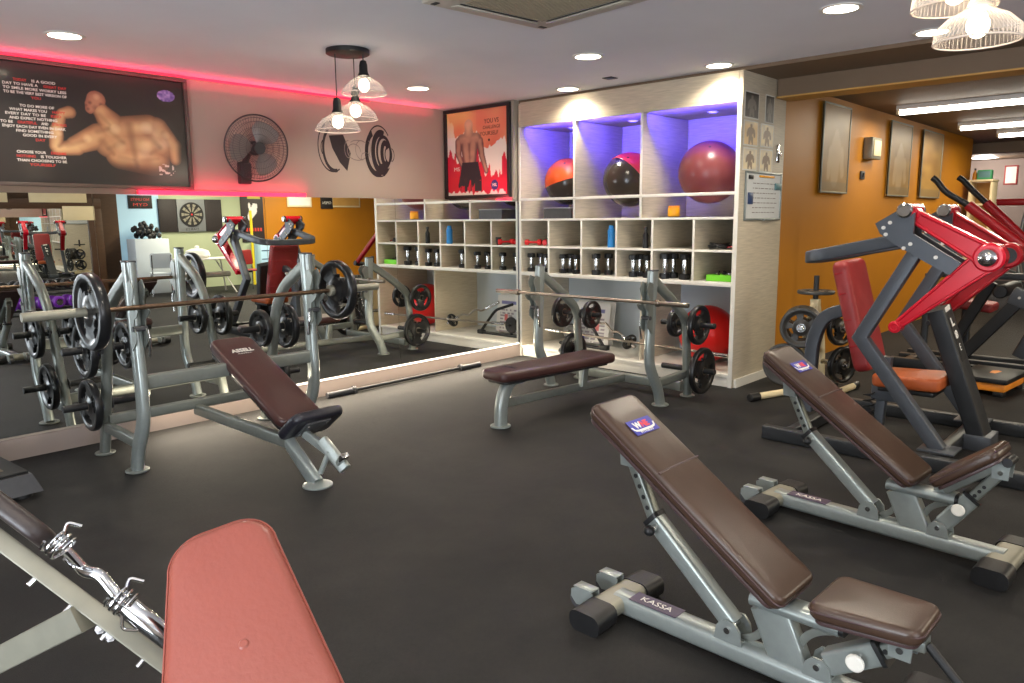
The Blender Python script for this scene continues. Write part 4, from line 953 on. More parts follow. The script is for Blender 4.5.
# ------------------------------------------------------------------ plate tree
tr = thing('plate_rack', 'cream A-frame plate tree against the orange wall', 'plate rack', (6.42, 2.42, 0), 0)
TC = V((6.42, 2.42, 0))
MB().beam([(0, 0.0, 0.03), (0, 0.0, 0.80)], 0.07, 0.07, (0, 1, 0), 0.01).build('column', M['cream'], tr)
MB().tube(fillet([(-0.1, 0.05, 0.05), (-0.08, 0.04, 0.45), (0, 0.0, 0.82), (0.08, -0.04, 0.45), (0.1, -0.05, 0.05)], 0.1), 0.03, 14).build('arch_tube', M['cream'], tr)
for (p, q) in (((-0.62, 0.20, 0.03), (0.25, -0.08, 0.03)), ((-0.25, -0.22, 0.03), (0.3, -0.26, 0.03))):
    f_ = MB().cyl(p, q, 0.028).build('base_foot', M['cream'], tr)
    d = (V(q) - V(p)).normalized()
    MB().cyl(V(p) - d * 0.09, V(p) + d * 0.02, 0.034, bev=0.006).build('rubber_cap', M['black_rubber'], f_)
    MB().cyl(V(q) + d * 0.06, V(q) - d * 0.02, 0.034, bev=0.006).build('rubber_cap', M['black_rubber'], f_)
MB().cyl((-0.22, -0.2, 0.06), (0.2, 0.15, 0.06), 0.026).build('base_foot', M['cream'], tr)
pa = V((-0.88, -0.30, 0)).normalized(); pb = V((-0.35, -0.93, 0)).normalized()
pegs = [('a', V((-0.04, 0.08, 0.59)), pa, 0.34), ('b', V((-0.05, 0.20, 0.26)), pa, 0.34), ('c', V((0.02, -0.06, 0.58)), pb, 0.24), ('d', V((0.02, -0.08, 0.27)), pb, 0.26), ('e', V((-0.03, 0.02, 0.36)), (pa + pb).normalized(), 0.15)]
for (n_, p, d, l) in pegs: MB().cyl(p, p + d * l, 0.022, bev=0.003).build('storage_peg', M['chrome'], tr)
MB().cyl((0, 0, 0.8), (0, 0, 1.0), 0.022, bev=0.003).build('top_peg', M['black'], tr)
G = 'plates on the plate tree'
k = 0
for off in (0.12, 0.176, 0.232, 0.288):
    plate(TC + pegs[0][1] + pa * off, pa, 0.168, ['innermost grey plate of the stack on the upper left peg of the plate tree', 'second grey iron plate from the post on the upper left peg of the plate tree', 'third grey iron plate from the post on the upper left peg of the plate tree', 'outermost grey plate of the stack on the upper left peg of the plate tree'][k], 0.05, 5, 'plate_grey', 0.4, G); k += 1
plate(TC + pegs[1][1] + pa * 0.24, pa, 0.18, 'grey iron plate on the low left peg of the plate tree', 0.045, 5, 'plate_grey', 0.8, G)
plate(TC + pegs[2][1] + pb * 0.19, pb, 0.15, 'black plate on the upper right peg of the plate tree', 0.045, 3, 'plate_rubber', 0.2, G)
plate(TC + pegs[3][1] + pb * 0.2, pb, 0.155, 'large black plate on the low right peg of the plate tree', 0.05, 3, 'plate_rubber', 1.2, G)
plate(TC + V((0, 0, 0.86)), (0, 0, 1), 0.15, 'flat lying grey plate around the top peg of the plate tree', 0.03, 5, 'plate_grey', 0.0, G)

# ------------------------------------------------------------------ machines further right
m2 = thing('lever_press_machine', 'dark machine with two long black curved grips on red arms, beyond the lever row machine', 'weight machine', (8.0, 1.3, 0))
def Q(x, y, z): return V((x - 8.0, y - 1.3, z))
for x in (8.05, 8.35, 8.65):
    MB().beam([Q(x, 2.25, 0.05), Q(x, 0.2, 0.05)], 0.08, 0.09, (0, 0, 1), 0.008).build('base_beam', M['dark_slate'], m2)
MB().beam([Q(8.05, 2.1, 0.05), Q(8.65, 2.1, 0.05)], 0.08, 0.08, (0, 0, 1), 0.008).build('base_cross_beam', M['dark_slate'], m2)
MB().beam([Q(8.05, 0.5, 0.05), Q(8.65, 0.5, 0.05)], 0.08, 0.08, (0, 0, 1), 0.008).build('base_cross_beam', M['dark_slate'], m2)
for (x, g, r) in ((7.45, [(1.85, 1.82), (1.813, 1.79), (1.744, 1.694), (1.56, 1.578)], [(1.56, 1.578), (1.142, 1.236), (0.62, 0.81)]), (7.95, [(1.76, 1.835), (1.722, 1.81), (1.643, 1.718), (1.524, 1.60)], [(1.524, 1.60), (1.208, 1.274), (0.62, 0.68)])):
    MB().tube(fillet([Q(x, *p) for p in g], 0.06), 0.026, 14).build('long_grip', M['black'], m2)
    MB().beam([Q(x, *p) for p in r], 0.06, 0.085, (0, -0.6, 0.8), 0.028).build('handle_arm', M['red_dark'], m2)
MB().cyl(Q(7.40, 0.62, 0.80), Q(8.0, 0.62, 0.69), 0.04).build('pivot_shaft', M['dark_slate'], m2)
MB().beam([Q(7.7, 0.62, 0.73), Q(7.7, 0.5, 0.0)], 0.09, 0.1, (0, -1, 0), 0.01).build('front_column', M['dark_slate'], m2)
MB().beam([Q(8.0, 1.68, 0.10), Q(8.0, 1.2, 0.74)], 0.07, 0.11, (0, 1, 0.6), 0.01).build('diagonal_arm', M['black'], m2)
MB().box(Q(8.0, 1.16, 0.74), (0.09, 0.24, 0.16), rotm('X', 0.4), 0.02).build('joint_plate', M['slate'], m2)
for (y, z) in ((1.2, 0.76), (1.12, 0.79), (1.14, 0.7)): MB().cyl(Q(7.955, y, z), Q(7.945, y, z), 0.012, 12).build('bolt', M['white_edge'], m2)
MB().beam([Q(8.4, 1.85, 0.1), Q(8.4, 1.5, 0.86)], 0.07, 0.1, (0, 1, 0.6), 0.01).build('diagonal_arm', M['black'], m2)
MB().cyl(Q(8.0, 1.36, 0.80), Q(8.7, 1.36, 0.80), 0.06, bev=0.01).build('roller_pad', M['black'], m2)
MB().beam([Q(8.2, 2.0, 0.93), Q(8.2, 0.5, 0.93)], 0.06, 0.06, (0, 0, 1), 0.01).build('upper_rail', M['dark_slate'], m2)
MB().beam([Q(8.2, 0.5, 0.93), Q(8.2, 0.5, 0.08)], 0.06, 0.06, (0, 1, 0), 0.01).build('rail_post', M['dark_slate'], m2)
MB().beam([Q(8.2, 2.0, 0.93), Q(8.2, 2.0, 0.08)], 0.06, 0.06, (0, 1, 0), 0.01).build('rail_post', M['dark_slate'], m2)
MB().pad(rrect(0.34, 0.5, 0.05), 0.09, 0.03, frame(Q(8.7, 1.75, 0.56), (1, 0, 0), (0, 1, 0.1), (0, -0.1, 1)), crown=0.006).build('seat', M['red_vinyl'], m2)
MB().beam([Q(8.7, 1.75, 0.08), Q(8.7, 1.75, 0.55)], 0.08, 0.08, (0, 1, 0), 0.01).build('seat_column', M['dark_slate'], m2)
MB().beam([Q(8.9, 1.3, 0.08), Q(8.9, 1.0, 0.86)], 0.1, 0.12, (0, 1, 0.3), 0.02).build('side_frame', M['slate'], m2)
MB().pad(rrect(0.30, 0.3, 0.05), 0.07, 0.03, frame(Q(8.9, 1.0, 0.86), (1, 0, 0), (0, 1, 0.4), (0, -0.4, 1))).build('shoulder_pad', M['red_vinyl'], m2)
t = thing('step_platform', 'black and orange step platform on the floor behind the red lever machine', 'step', (7.45, 1.27, 0.0), -0.1)
MB().box((0, 0, 0.075), (0.55, 0.36, 0.07), None, 0.02).build('step_body', M['orange'], t)
MB().box((0, 0, 0.135), (0.6, 0.40, 0.045), None, 0.012).build('top_mat', M['black'], t)
for (x, y) in ((-0.22, -0.13), (0.22, -0.13), (0.22, 0.13), (-0.22, 0.13)): MB().box((x, y, 0.022), (0.1, 0.08, 0.045), None, 0.01).build('rubber_foot', M['black_rubber'], t)
MB().prism([(-0.07, -0.02), (0.06, -0.035), (0.09, 0.0), (0.05, 0.035), (-0.06, 0.025)], 0.001, Matrix.Translation((0.02, -0.02, 0.1576))).build('top_mark', M['orange'], t)

# far end of the hall
t = thing('open_cabinet', 'pale wooden open cabinet at the far end of the orange wall', 'cabinet', (14.0, 2.74, 0))
for (lo, hi) in (((-0.2, -0.16, 0), (0.2, -0.13, 2.0)), ((-0.2, 0.13, 0), (0.2, 0.16, 2.0))): MB().box2(lo, hi, 0.004).build('side_panel', M['cream'], t)
for z in (0.05, 0.7, 1.2, 1.65, 2.02): MB().box2((-0.22, -0.17, z - 0.015), (0.2, 0.17, z + 0.015), 0.004).build('shelf_board', M['cream'], t)
MB().box2((0.185, -0.13, 0), (0.2, 0.13, 2.0)).build('back_panel', M['gold'], t)
t = thing('green_box', 'small green box standing on top of the pale cabinet', 'box', (13.95, 2.72, 2.036))  # plain green box with a teal front
MB().box((0, 0, 0.075), (0.12, 0.2, 0.15), None, 0.012).build('box_body', M['green'], t)
MB().box((-0.062, 0, 0.08), (0.006, 0.16, 0.1), None, 0.002).build('face', M['teal'], t)
lathe_thing('spray_bottle', 'small brown bottle beside the green box on the pale cabinet', 'bottle', (13.95, 2.86, 2.036), [('bottle_body', [(0, 0), (0.03, 0), (0.032, 0.01), (0.03, 0.1), (0.012, 0.13), (0.012, 0.15), (0, 0.15)], M['orange_wall']), ('cap', [(0.014, 0.15), (0.014, 0.18), (0, 0.18)], M['black'])])
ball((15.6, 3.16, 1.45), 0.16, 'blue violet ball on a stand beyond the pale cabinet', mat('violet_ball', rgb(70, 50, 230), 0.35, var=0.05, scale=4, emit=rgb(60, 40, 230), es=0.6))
t = thing('ball_stand', 'thin white stand carrying the blue violet ball', 'stand', (15.6, 3.16, 0))
for a in range(3): MB().tube([(0.25 * math.cos(a * 2.094), 0.25 * math.sin(a * 2.094), 0), (0.05 * math.cos(a * 2.094), 0.05 * math.sin(a * 2.094), 1.29)], 0.015, 10).build('leg', M['white'], t)
MB().tube([(0.10 * math.cos(a * PI / 12), 0.10 * math.sin(a * PI / 12), 1.305) for a in range(24)], 0.015, 8, True).build('ring', M['white'], t)
t = thing('cable_machine', 'far cable machine with red top pad and thin grey tubes', 'weight machine', (17.2, 3.05, 0))
MB().pad(rrect(0.5, 1.0, 0.1), 0.12, 0.04, frame((0, 0, 1.66), (1, 0, 0), (0, 1, 0), (0, 0, 1))).build('top_pad', M['red'], t)
for (x, y) in ((-0.2, -0.45), (0.2, -0.45), (0.2, 0.45), (-0.2, 0.45)):
    MB().tube([(x * 2, y * 1.2, 0.02), (x, y * 0.8, 0.8), (x * 0.6, y, 1.66)], 0.03, 10).build('frame_tube', M['silver'], t)
for q in range(3): MB().tube([(-0.25 + 0.2 * q, -0.4, 0.4 + 0.3 * q), (0.2 - 0.2 * q, 0.4, 0.6 + 0.35 * q)], 0.022, 10).build('brace', M['silver'], t)
MB().box((-0.2, 0.6, 1.78), (0.1, 0.5, 0.04), None, 0.01).build('head_bar', M['black'], t)
t = thing('wall_notice', 'small framed notice on the far grey wall', 'sign', (19.99, 3.4, 2.35))
MB().box((0, 0, 0), (0.02, 0.26, 0.42), None, 0.004).build('notice_frame', M['red_vinyl'], t)
MB().box((-0.012, 0, 0), (0.005, 0.2, 0.36)).build('notice_sheet', M['paper'], t)

# ------------------------------------------------------------------ ceiling lights
def downlight(x, y, label, e=22, spot=True):
    t = thing('downlight', label, 'ceiling light', (x, y, ZC), 0, 'round ceiling downlights')
    MB().lathe([(0.098, -0.0005), (0.122, -0.0005), (0.125, -0.006), (0.112, -0.011), (0.098, -0.008), (0.098, -0.0005)], n=36).build('trim_ring', M['white'], t)
    MB().lathe([(0, -0.006), (0.098, -0.006), (0.098, -0.003), (0, -0.003)], n=36).build('lens', M['glow_warm'], t)
    lamp('downlight_lamp', 'SPOT', (x, y, ZC - 0.03), e, (1, 0.9, 0.74), 0.06, (0, 0, -1), spot_size=2.6, spot_blend=0.6)
downlight(1.84, 5.725, 'round downlight nearest the big black poster', 50)
downlight(4.84, 5.665, 'round downlight between the pendant cluster and the red poster', 55)
downlight(4.85, 3.667, 'round downlight between the ceiling air conditioner and the shelf', 70)
downlight(4.85, 1.775, 'round downlight next to the ribbed glass pendants', 70)
downlight(5.90, 4.70, 'wall washing downlight above the middle ball compartment', 65)
downlight(5.90, 3.117, 'wall washing downlight above the plain red ball', 65)
downlight(5.91, 1.54, 'downlight at the edge of the dark beam behind the ribbed pendants', 60)
for (x, y, lb) in ((1.84, 3.67, 'over the floor in front of the incline press'), (1.84, 1.78, 'over the sloping bench'), (1.84, -0.2, 'just behind the camera'), (4.85, -0.2, 'over the open floor beside the camera'), (4.85, -2.2, 'over the dumbbell rack'), (1.84, -2.6, 'over the open floor behind the camera'), (4.85, -4.4, 'in front of the brown framed mirror'), (-1.2, 3.67, 'over the left side of the hall'), (-1.2, 0.5, 'over the left side of the hall behind the camera')):
    downlight(x, y, 'round downlight ' + lb, 60)
def tube_light(x, y0, y1, label, e):
    t = thing('fluorescent_light', label, 'ceiling light', (x, (y0 + y1) / 2, 2.70), 0, 'fluorescent batten lights')
    L = y1 - y0
    MB().box2((-0.05, -L / 2, -0.05), (0.05, L / 2, 0.0), 0.006).build('housing', M['white'], t)
    MB().cyl((0, -L / 2 + 0.03, -0.075), (0, L / 2 - 0.03, -0.075), 0.03, 16).build('tube', M['glow_day'], t)
    for s in (-1, 1): MB().box((0, s * (L / 2 - 0.015), -0.06), (0.07, 0.03, 0.07), None, 0.006).build('end_cap', M['cream'], t)
    lamp('tube_lamp', 'AREA', (x, (y0 + y1) / 2, 2.58), e, (1, 0.9, 0.7), 0.1, (0, 0, -1), shape='RECTANGLE', size_y=L)
tube_light(9.3, 0.9, 2.72, 'nearest and longest fluorescent tube light under the dark ceiling', 36)
tube_light(11.6, 0.9, 2.62, 'second fluorescent tube light under the dark ceiling', 40)
tube_light(13.1, 0.7, 2.45, 'farthest fluorescent tube light under the dark ceiling', 36)
for (x, y, lb) in ((19.0, 3.75, 'oval glowing lamp near the far grey wall'), (17.6, 4.2, 'oval glowing lamp beside the end of the orange wall')):
    t = thing('oval_light', lb, 'ceiling light', (x, y, 2.70))
    MB().lathe([(0, -0.02), (0.2, -0.02), (0.24, -0.01), (0.24, 0)], n=36).build('lens', M['glow_day'], t)
    MB().lathe([(0.24, -0.012), (0.27, -0.012), (0.27, 0), (0.24, 0), (0.24, -0.012)], n=36).build('trim_ring', M['white'], t)
    lamp('oval_lamp', 'POINT', (x, y, 2.55), 60, (1, 0.9, 0.8), 0.15)
# pendants
def shade(t, x, y, z, ribs=False, r=0.165, m='black'):
    b = MB().lathe([(0.022, 0.135), (0.03, 0.128), (0.06, 0.108), (0.105, 0.085), (0.145, 0.045), (r, 0.004), (r, 0.0)], (x, y, z), n=72 if ribs else 48)
    s = b.build('glass_shade', M['shade_glass'], t)
    MB().tube([(x + r * math.cos(a * PI / 24), y + r * math.sin(a * PI / 24), z) for a in range(48)], 0.0035, 8, True).build('rim', M['shade_rim'], s)
    if ribs:
        rb = MB()
        for a in range(56):
            c_, s_ = math.cos(a * PI / 28), math.sin(a * PI / 28)
            rb.tube([(x + q * c_, y + q * s_, z + h) for (q, h) in ((0.03, 0.13), (0.06, 0.11), (0.105, 0.087), (0.145, 0.047), (r, 0.005))], 0.0013, 4)
        rb.build('rib', M['shade_rim'], s)
    MB().lathe([(0.012, 0.235), (0.022, 0.23), (0.03, 0.2), (0.032, 0.15), (0.045, 0.125), (0.0, 0.12)], (x, y, z), n=24).build('lamp_holder', M[m], t)
    MB().ball((x, y, z + 0.060), 0.040, 20, (1, 1, 1.2)).build('bulb', M['glow_bulb'], t)
    lamp('pendant_lamp', 'POINT', (x, y, z - 0.03), 7, (1, 0.85, 0.65), 0.05)
M['shade_rim'] = mat('shade_rim', rgb(230, 215, 200), 0.25, var=0.02, scale=30, emit=rgb(230, 205, 180), es=0.12)
M['glow_bulb'] = mat('bulb_glow', (1, 1, 1, 1), 0.5, emit=(1, 0.85, 0.62, 1), es=16, var=0.01, scale=4)
t = thing('pendant_lamp', 'black round canopy with three hanging clear glass lamps near the mirror wall', 'pendant lamp', (3.42, 4.78, 0))
MB().lathe([(0, 2.695), (0.15, 2.695), (0.158, 2.7), (0.158, 2.728), (0, 2.728)], n=48).build('canopy', M['black'], t)
PEND = [(-0.085, 0.04, 2.155), (0.06, -0.10, 2.415), (0.10, 0.07, 2.255)]
for (x, y, z) in PEND:
    shade(t, x, y, z)
    MB().cyl((x, y, z + 0.23), (x, y, 2.70), 0.004, 8).build('cord', M['charcoal'], t)
t = thing('pendant_lamp', 'cluster of ribbed clear glass lamps at the top right corner', 'pendant lamp', (3.55, 0.82, 0))
MB().lathe([(0, 2.695), (0.15, 2.695), (0.158, 2.7), (0.158, 2.728), (0, 2.728)], n=48).build('canopy', M['white'], t)
for (x, y, z) in ((-0.13, -0.085, 2.150), (-0.14, 0.0, 2.285), (-0.25, 0.16, 2.37)):
    shade(t, x, y, z, True, 0.148, 'shade_rim')
    MB().cyl((x, y, z + 0.23), (x * 0.4, y * 0.4, 2.70), 0.004, 8).build('cord', M['white'], t)
# air conditioner cassette
t = thing('air_conditioner', 'square grey ceiling cassette air conditioner at the top edge', 'air conditioner', (3.39, 2.90, ZC), -0.10)
M['ac'] = mat('ac_plastic', rgb(196, 190, 176), 0.5, var=0.03, scale=10)
b = MB(); b.box((0, 0, -0.012), (0.95, 0.95, 0.024), None, 0.008); b.build('panel', M['ac'], t)
g = MB()
g.box((0, 0, -0.028), (0.6, 0.6, 0.01), None, 0.003)
for i in range(-14, 15): g.box((i * 0.02, 0, -0.034), (0.006, 0.58, 0.004))
g.build('intake_grille', M['ac2'] if 'ac2' in M else mat('ac_grille', rgb(150, 138, 116), 0.6, var=0.06, scale=60), t)
for a in range(4):
    R_ = rotm('Z', a * PI / 2)
    MB().box(R_ @ V((0, 0.385, -0.028)), (0.62, 0.085, 0.006), R_ @ rotm('X', 0.12), 0.002).build('air_vane', M['ac'], t)
    MB().box(R_ @ V((0, 0.34, -0.0245)), (0.6, 0.012, 0.002), R_).build('vane_slot', M['charcoal'], t)
    MB().box(R_ @ V((0.42, 0.42, -0.026)), (0.05, 0.03, 0.003), R_).build('corner_clip', M['charcoal'], t)
t = thing('ceiling_vent', 'tiny dark ceiling plate beside the shelf top', 'ceiling vent', (5.72, 4.08, ZC), 0.0)
MB().box((0, 0, -0.004), (0.1, 0.1, 0.008), None, 0.002).build('plate_body', M['charcoal'], t)
MB().box((0, 0, -0.009), (0.06, 0.06, 0.003), None, 0.001).build('cover', M['navy'], t)

# ------------------------------------------------------------------ wall fan
t = thing('wall_fan', 'dark round oscillating wall fan above the red strip', 'fan', (3.50, 6.6, 1.935))
MB().box((0, -0.035, 0.0), (0.11, 0.07, 0.20), None, 0.015).build('wall_bracket', M['fan'], t)
MB().box((0, -0.08, 0.02), (0.09, 0.03, 0.13), None, 0.01).build('control_box', M['charcoal'], t)
fc = V((-0.005, -0.27, 0.205)); fa = V((-0.12, -0.98, -0.08)).normalized(); fx = fa.cross(V((0, 0, 1))).normalized(); fy = fx.cross(fa)
MB().beam(fillet([V((0, -0.05, 0.08)), V((0.03, -0.10, 0.2)), fc - fa * 0.06], 0.05), 0.05, 0.05, (0, 0, 1), 0.015).build('neck', M['fan'], t)
MB().lathe([(0, -0.10), (0.05, -0.095), (0.062, -0.07), (0.062, 0.0), (0.05, 0.01), (0, 0.01)], fc, fa, 28).build('motor', M['fan'], t)
for k in range(3):
    b = MB(); P = []; a0 = k * 2 * PI / 3
    rows = []
    for i in range(9):
        rr = 0.05 + 0.19 * i / 8
        for j in range(7):
            aa = a0 + (j / 6 - 0.5) * (0.9 + 0.5 * math.sin(PI * i / 8)); 
            rows.append(fc + fx * rr * math.cos(aa) + fy * rr * math.sin(aa) + fa * (0.035 + 0.05 * (j / 6 - 0.5)))
    b.add(rows, [(i * 7 + j, i * 7 + j + 1, (i + 1) * 7 + j + 1, (i + 1) * 7 + j) for i in range(8) for j in range(6)])
    b.build('fan_blade', M['fan_blade'], t)
MB().lathe([(0, 0.075), (0.03, 0.07), (0.045, 0.05), (0.045, 0.02), (0, 0.02)], fc, fa, 28).build('hub', M['charcoal'], t)
for (zf, nm) in ((1, 'front_grille'), (-1, 'rear_grille')):
    b = MB(); R_ = 0.285
    def gp(r, a): return fc + fx * r * math.cos(a) + fy * r * math.sin(a) + fa * (0.035 + zf * 0.065 * math.sqrt(max(0, 1 - (r / R_) ** 2)))
    for a in range(64):
        b.tube([gp(q * R_, a * PI / 32 + 0.25 * (q - 0.2)) for q in (0.18, 0.4, 0.6, 0.78, 0.9, 0.97, 1.0)], 0.0011, 4)
    for q in (0.18, 0.42, 0.62, 0.8, 0.92): b.tube([gp(q * R_, a * PI / 24) for a in range(48)], 0.0014, 5, True)
    b.build(nm, M['fan'], t)
MB().tube([fc + fx * 0.286 * math.cos(a * PI / 32) + fy * 0.286 * math.sin(a * PI / 32) + fa * 0.035 for a in range(64)], 0.007, 8, True).build('grille_ring', M['fan'], t)
MB().cyl(fc + fa * 0.098, fc + fa * 0.106, 0.05, 28).build('badge', M['fan'], t)

# ------------------------------------------------------------------ wall decal: sketched dumbbell
dc = thing('wall_decal', 'black sketched dumbbell decal on the upper wall behind the pendant lamps', 'decal', (4.79, 6.5985, 2.2)); dc.scale = (0.85, 1, 1)
def ell(cx, cz, a, bb, n=40, ph0=0, ph1=2 * PI): return [(cx + a * math.cos(ph0 + (ph1 - ph0) * i / n), cz + bb * math.sin(ph0 + (ph1 - ph0) * i / n)) for i in range(n + 1)]
FD = frame((0, 0, 0), (1, 0, 0), (0, 0, 1), (0, -1, 0))
def ring(b, cx, cz, a, bb, w, ph0=0, ph1=2 * PI, lvl=0):
    o_, i_ = ell(cx, cz, a, bb, 40, ph0, ph1), ell(cx, cz, a - w, bb - w * 1.2, 40, ph0, ph1)
    vs = [FD @ V((p[0], p[1], 0.0006 * lvl)) for p in o_] + [FD @ V((p[0], p[1], 0.0006 * lvl)) for p in i_]
    n = len(o_); b.add(vs, [(i, i + 1, n + i + 1, n + i) for i in range(n - 1)])
b = MB()
ring(b, 0.33, 0.02, 0.20, 0.27, 0.012, 0.7, 5.6); ring(b, 0.30, 0.0, 0.19, 0.25, 0.05, 2.0, 5.0, 1)
ring(b, 0.36, 0.01, 0.155, 0.235, 0.06, 1.2, 4.9, 2); ring(b, 0.40, 0.01, 0.12, 0.18, 0.03, 0, 6.283, 3)
ring(b, 0.42, 0.0, 0.075, 0.14, 0.05, 0.5, 5.5, 4); ring(b, 0.47, -0.01, 0.06, 0.09, 0.014, 0, 6.283, 5); ring(b, 0.52, -0.01, 0.045, 0.07, 0.008, -1.6, 1.6, 6)
ring(b, -0.36, 0.03, 0.20, 0.25, 0.012, 1.2, 5.2); ring(b, -0.33, 0.01, 0.17, 0.23, 0.03, 2.1, 4.9, 1); ring(b, -0.47, 0.02, 0.05, 0.08, 0.01, 1.6, 4.8, 2)
b.prism([(-0.40, 0.14), (-0.20, 0.16), (-0.10, -0.02), (-0.16, -0.2), (-0.26, -0.12), (-0.36, 0.02)], 0.0005, FD)
b.prism([(0.28, -0.14), (0.40, -0.24), (0.47, -0.16), (0.38, -0.1)], 0.0005, FD)
b.build('plate_drawing', M['ink'], dc)
b = MB()
for (cx, cz, a, bb, p0, p1) in ((-0.05, 0.0, 0.10, 0.08, 0, 4.5), (0.06, 0.02, 0.09, 0.10, 1, 5.8), (0.0, -0.03, 0.13, 0.06, 2.5, 6.0), (0.12, -0.05, 0.07, 0.05, 0, 4), (-0.13, 0.02, 0.06, 0.09, 1.5, 5), (0.02, 0.08, 0.12, 0.04, 0.3, 3), (0.15, 0.05, 0.05, 0.08, 4, 7.5)): ring(b, cx, cz, a, bb, 0.007, p0, p1, 1)
b.build('hand_drawing', M['ink_grey'], dc)

# ------------------------------------------------------------------ big black poster with motto and bodybuilder
PX0, PX1, PZ0, PZ1 = 0.96, 3.02, 1.775, 2.70
pw, ph = PX1 - PX0, PZ1 - PZ0
pt = thing('motto_poster', 'wide black poster with motto lines and a flexing bald man', 'poster', ((PX0 + PX1) / 2, 6.56, (PZ0 + PZ1) / 2))
FP = frame((0, 0, 0), (1, 0, 0), (0, 0, 1), (0, -1, 0)) @ Matrix.Rotation(-0.004, 4, 'Z')
MB().prism([(-pw / 2, -ph / 2), (pw / 2, -ph / 2), (pw / 2, ph / 2), (-pw / 2, ph / 2)], 0.012, FP @ Matrix.Translation((0, 0, -0.03))).build('backing', M['black'], pt)
picture_frame(MB(), pw, ph, 0.028, 0.03, FP @ Matrix.Translation((0, 0, -0.02))).build('frame', mat('poster_frame', rgb(92, 80, 72), 0.4, var=0.08, scale=10), pt)
def capsule(x, y, ax, ay, bx_, by_, ra, rb):
    dx, dy = bx_ - ax, by_ - ay; t_ = max(0, min(1, ((x - ax) * dx + (y - ay) * dy) / (dx * dx + dy * dy)))
    return math.hypot(x - ax - dx * t_, y - ay - dy * t_) / (ra + (rb - ra) * t_)
def poster_fn(u, v):
    # poster plane in metres from the lower-left corner
    x, z = u * pw, v * ph
    bg = mixc((34, 30, 28), (66, 58, 52), vnoise(u * 4 + 3, v * 5 - u * 2) * 0.7)
    c = bg
    skin_hi, skin_mid, skin_lo = (214, 178, 128), (176, 128, 90), (92, 62, 46)
    best = 9; tone = 0
    shapes = [(1.34, 0.695, 1.315, 0.65, 0.072, 0.062, 'h'), (1.30, 0.625, 1.29, 0.615, 0.042, 0.036, 'h'), (1.37, 0.61, 1.45, 0.50, 0.066, 0.11, 'n'),
              (1.135, 0.575, 1.085, 0.56, 0.05, 0.042, 'f'), (1.075, 0.545, 1.03, 0.42, 0.036, 0.05, 'a'), (1.03, 0.42, 1.02, 0.30, 0.05, 0.052, 'a'), (1.03, 0.275, 1.16, 0.30, 0.05, 0.068, 'a'), (1.16, 0.315, 1.34, 0.40, 0.072, 0.105, 'b'),
              (1.44, 0.45, 1.74, 0.50, 0.115, 0.115, 't'), (1.42, 0.35, 1.80, 0.36, 0.125, 0.155, 't'), (1.5, 0.26, 1.75, 0.24, 0.125, 0.15, 't'), (1.80, 0.485, 1.93, 0.36, 0.115, 0.075, 'b'), (1.94, 0.36, 1.95, 0.24, 0.07, 0.05, 'a')]
    for (ax, ay, bx_, by_, ra, rb, kd) in shapes:
        d = capsule(x, z, ax, ay, bx_, by_, ra, rb)
        if d < best: best = d; tone = kd
    if best < 1.06:
        lit = 1 - best ** 2 * 0.85
        m_ = 0.65 + 0.35 * vnoise(x * 14, z * 14)
        s = lit * m_
        sk = mixc(skin_lo, skin_mid, min(1, s * 1.7)) if s < 0.55 else mixc(skin_mid, skin_hi, min(1, (s - 0.55) * 2.2))
        if tone == 'h':
            sk = mixc(sk, (168, 104, 86), 0.5)
            # face: brow, eye, nose, mouth shading, ear
            for (ex, ey, er, dk) in ((1.292, 0.668, 0.02, 0.6), (1.262, 0.645, 0.014, 0.4), (1.275, 0.615, 0.018, 0.55), (1.375, 0.66, 0.022, 0.5), (1.33, 0.63, 0.03, 0.3)):
                q = math.hypot(x - ex, z - ey) / er
                sk = mixc(sk, (60, 36, 30), dk * max(0, 1 - q))
        for (ax, ay, bx_, by_, wd, dk) in ((1.58, 0.52, 1.62, 0.16, 0.022, 0.45), (1.42, 0.46, 1.52, 0.36, 0.018, 0.3), (1.52, 0.36, 1.40, 0.30, 0.018, 0.35), (1.72, 0.46, 1.82, 0.34, 0.02, 0.35), (1.82, 0.34, 1.74, 0.28, 0.016, 0.3), (1.36, 0.36, 1.44, 0.26, 0.02, 0.45), (1.10, 0.31, 1.24, 0.36, 0.014, 0.25), (1.08, 0.335, 1.04, 0.30, 0.016, 0.5), (1.33, 0.44, 1.42, 0.47, 0.016, 0.4), (1.86, 0.47, 1.90, 0.34, 0.014, 0.3), (1.48, 0.24, 1.60, 0.22, 0.014, 0.25), (1.66, 0.22, 1.80, 0.24, 0.014, 0.25), (1.36, 0.575, 1.43, 0.50, 0.014, 0.3)):
            q = capsule(x, z, ax, ay, bx_, by_, wd * 2.6, wd * 1.6); sk = mixc(sk, (92, 58, 40), dk * 0.62 * smooth(1, 0, q))
        for (ex, ey, er, lt) in ((1.47, 0.47, 0.05, 0.5), (1.72, 0.50, 0.06, 0.5), (1.25, 0.375, 0.04, 0.45), (1.05, 0.40, 0.025, 0.4), (1.88, 0.45, 0.04, 0.4), (1.50, 0.32, 0.05, 0.3), (1.70, 0.34, 0.06, 0.3), (1.345, 0.72, 0.03, 0.4)):
            q = math.hypot(x - ex, z - ey) / er; sk = mixc(sk, (232, 204, 160), lt * max(0, 1 - q * q))
        fr = smooth(2.03, 1.94, x)
        c = mixc(bg, sk, smooth(1.03, 0.98, best) * max(0.0, 0.1 + 0.9 * smooth(0.04, 0.26, z)) * (0.25 + 0.75 * fr))
    if 1.80 < x < 1.94 and 0.10 < z < 0.20 and vnoise(x * 50, z * 50) > 0.66: c = mixc(c, (225, 215, 205), 0.8)
    dl = math.hypot((x - 1.905), (z - 0.79) * 1.5)
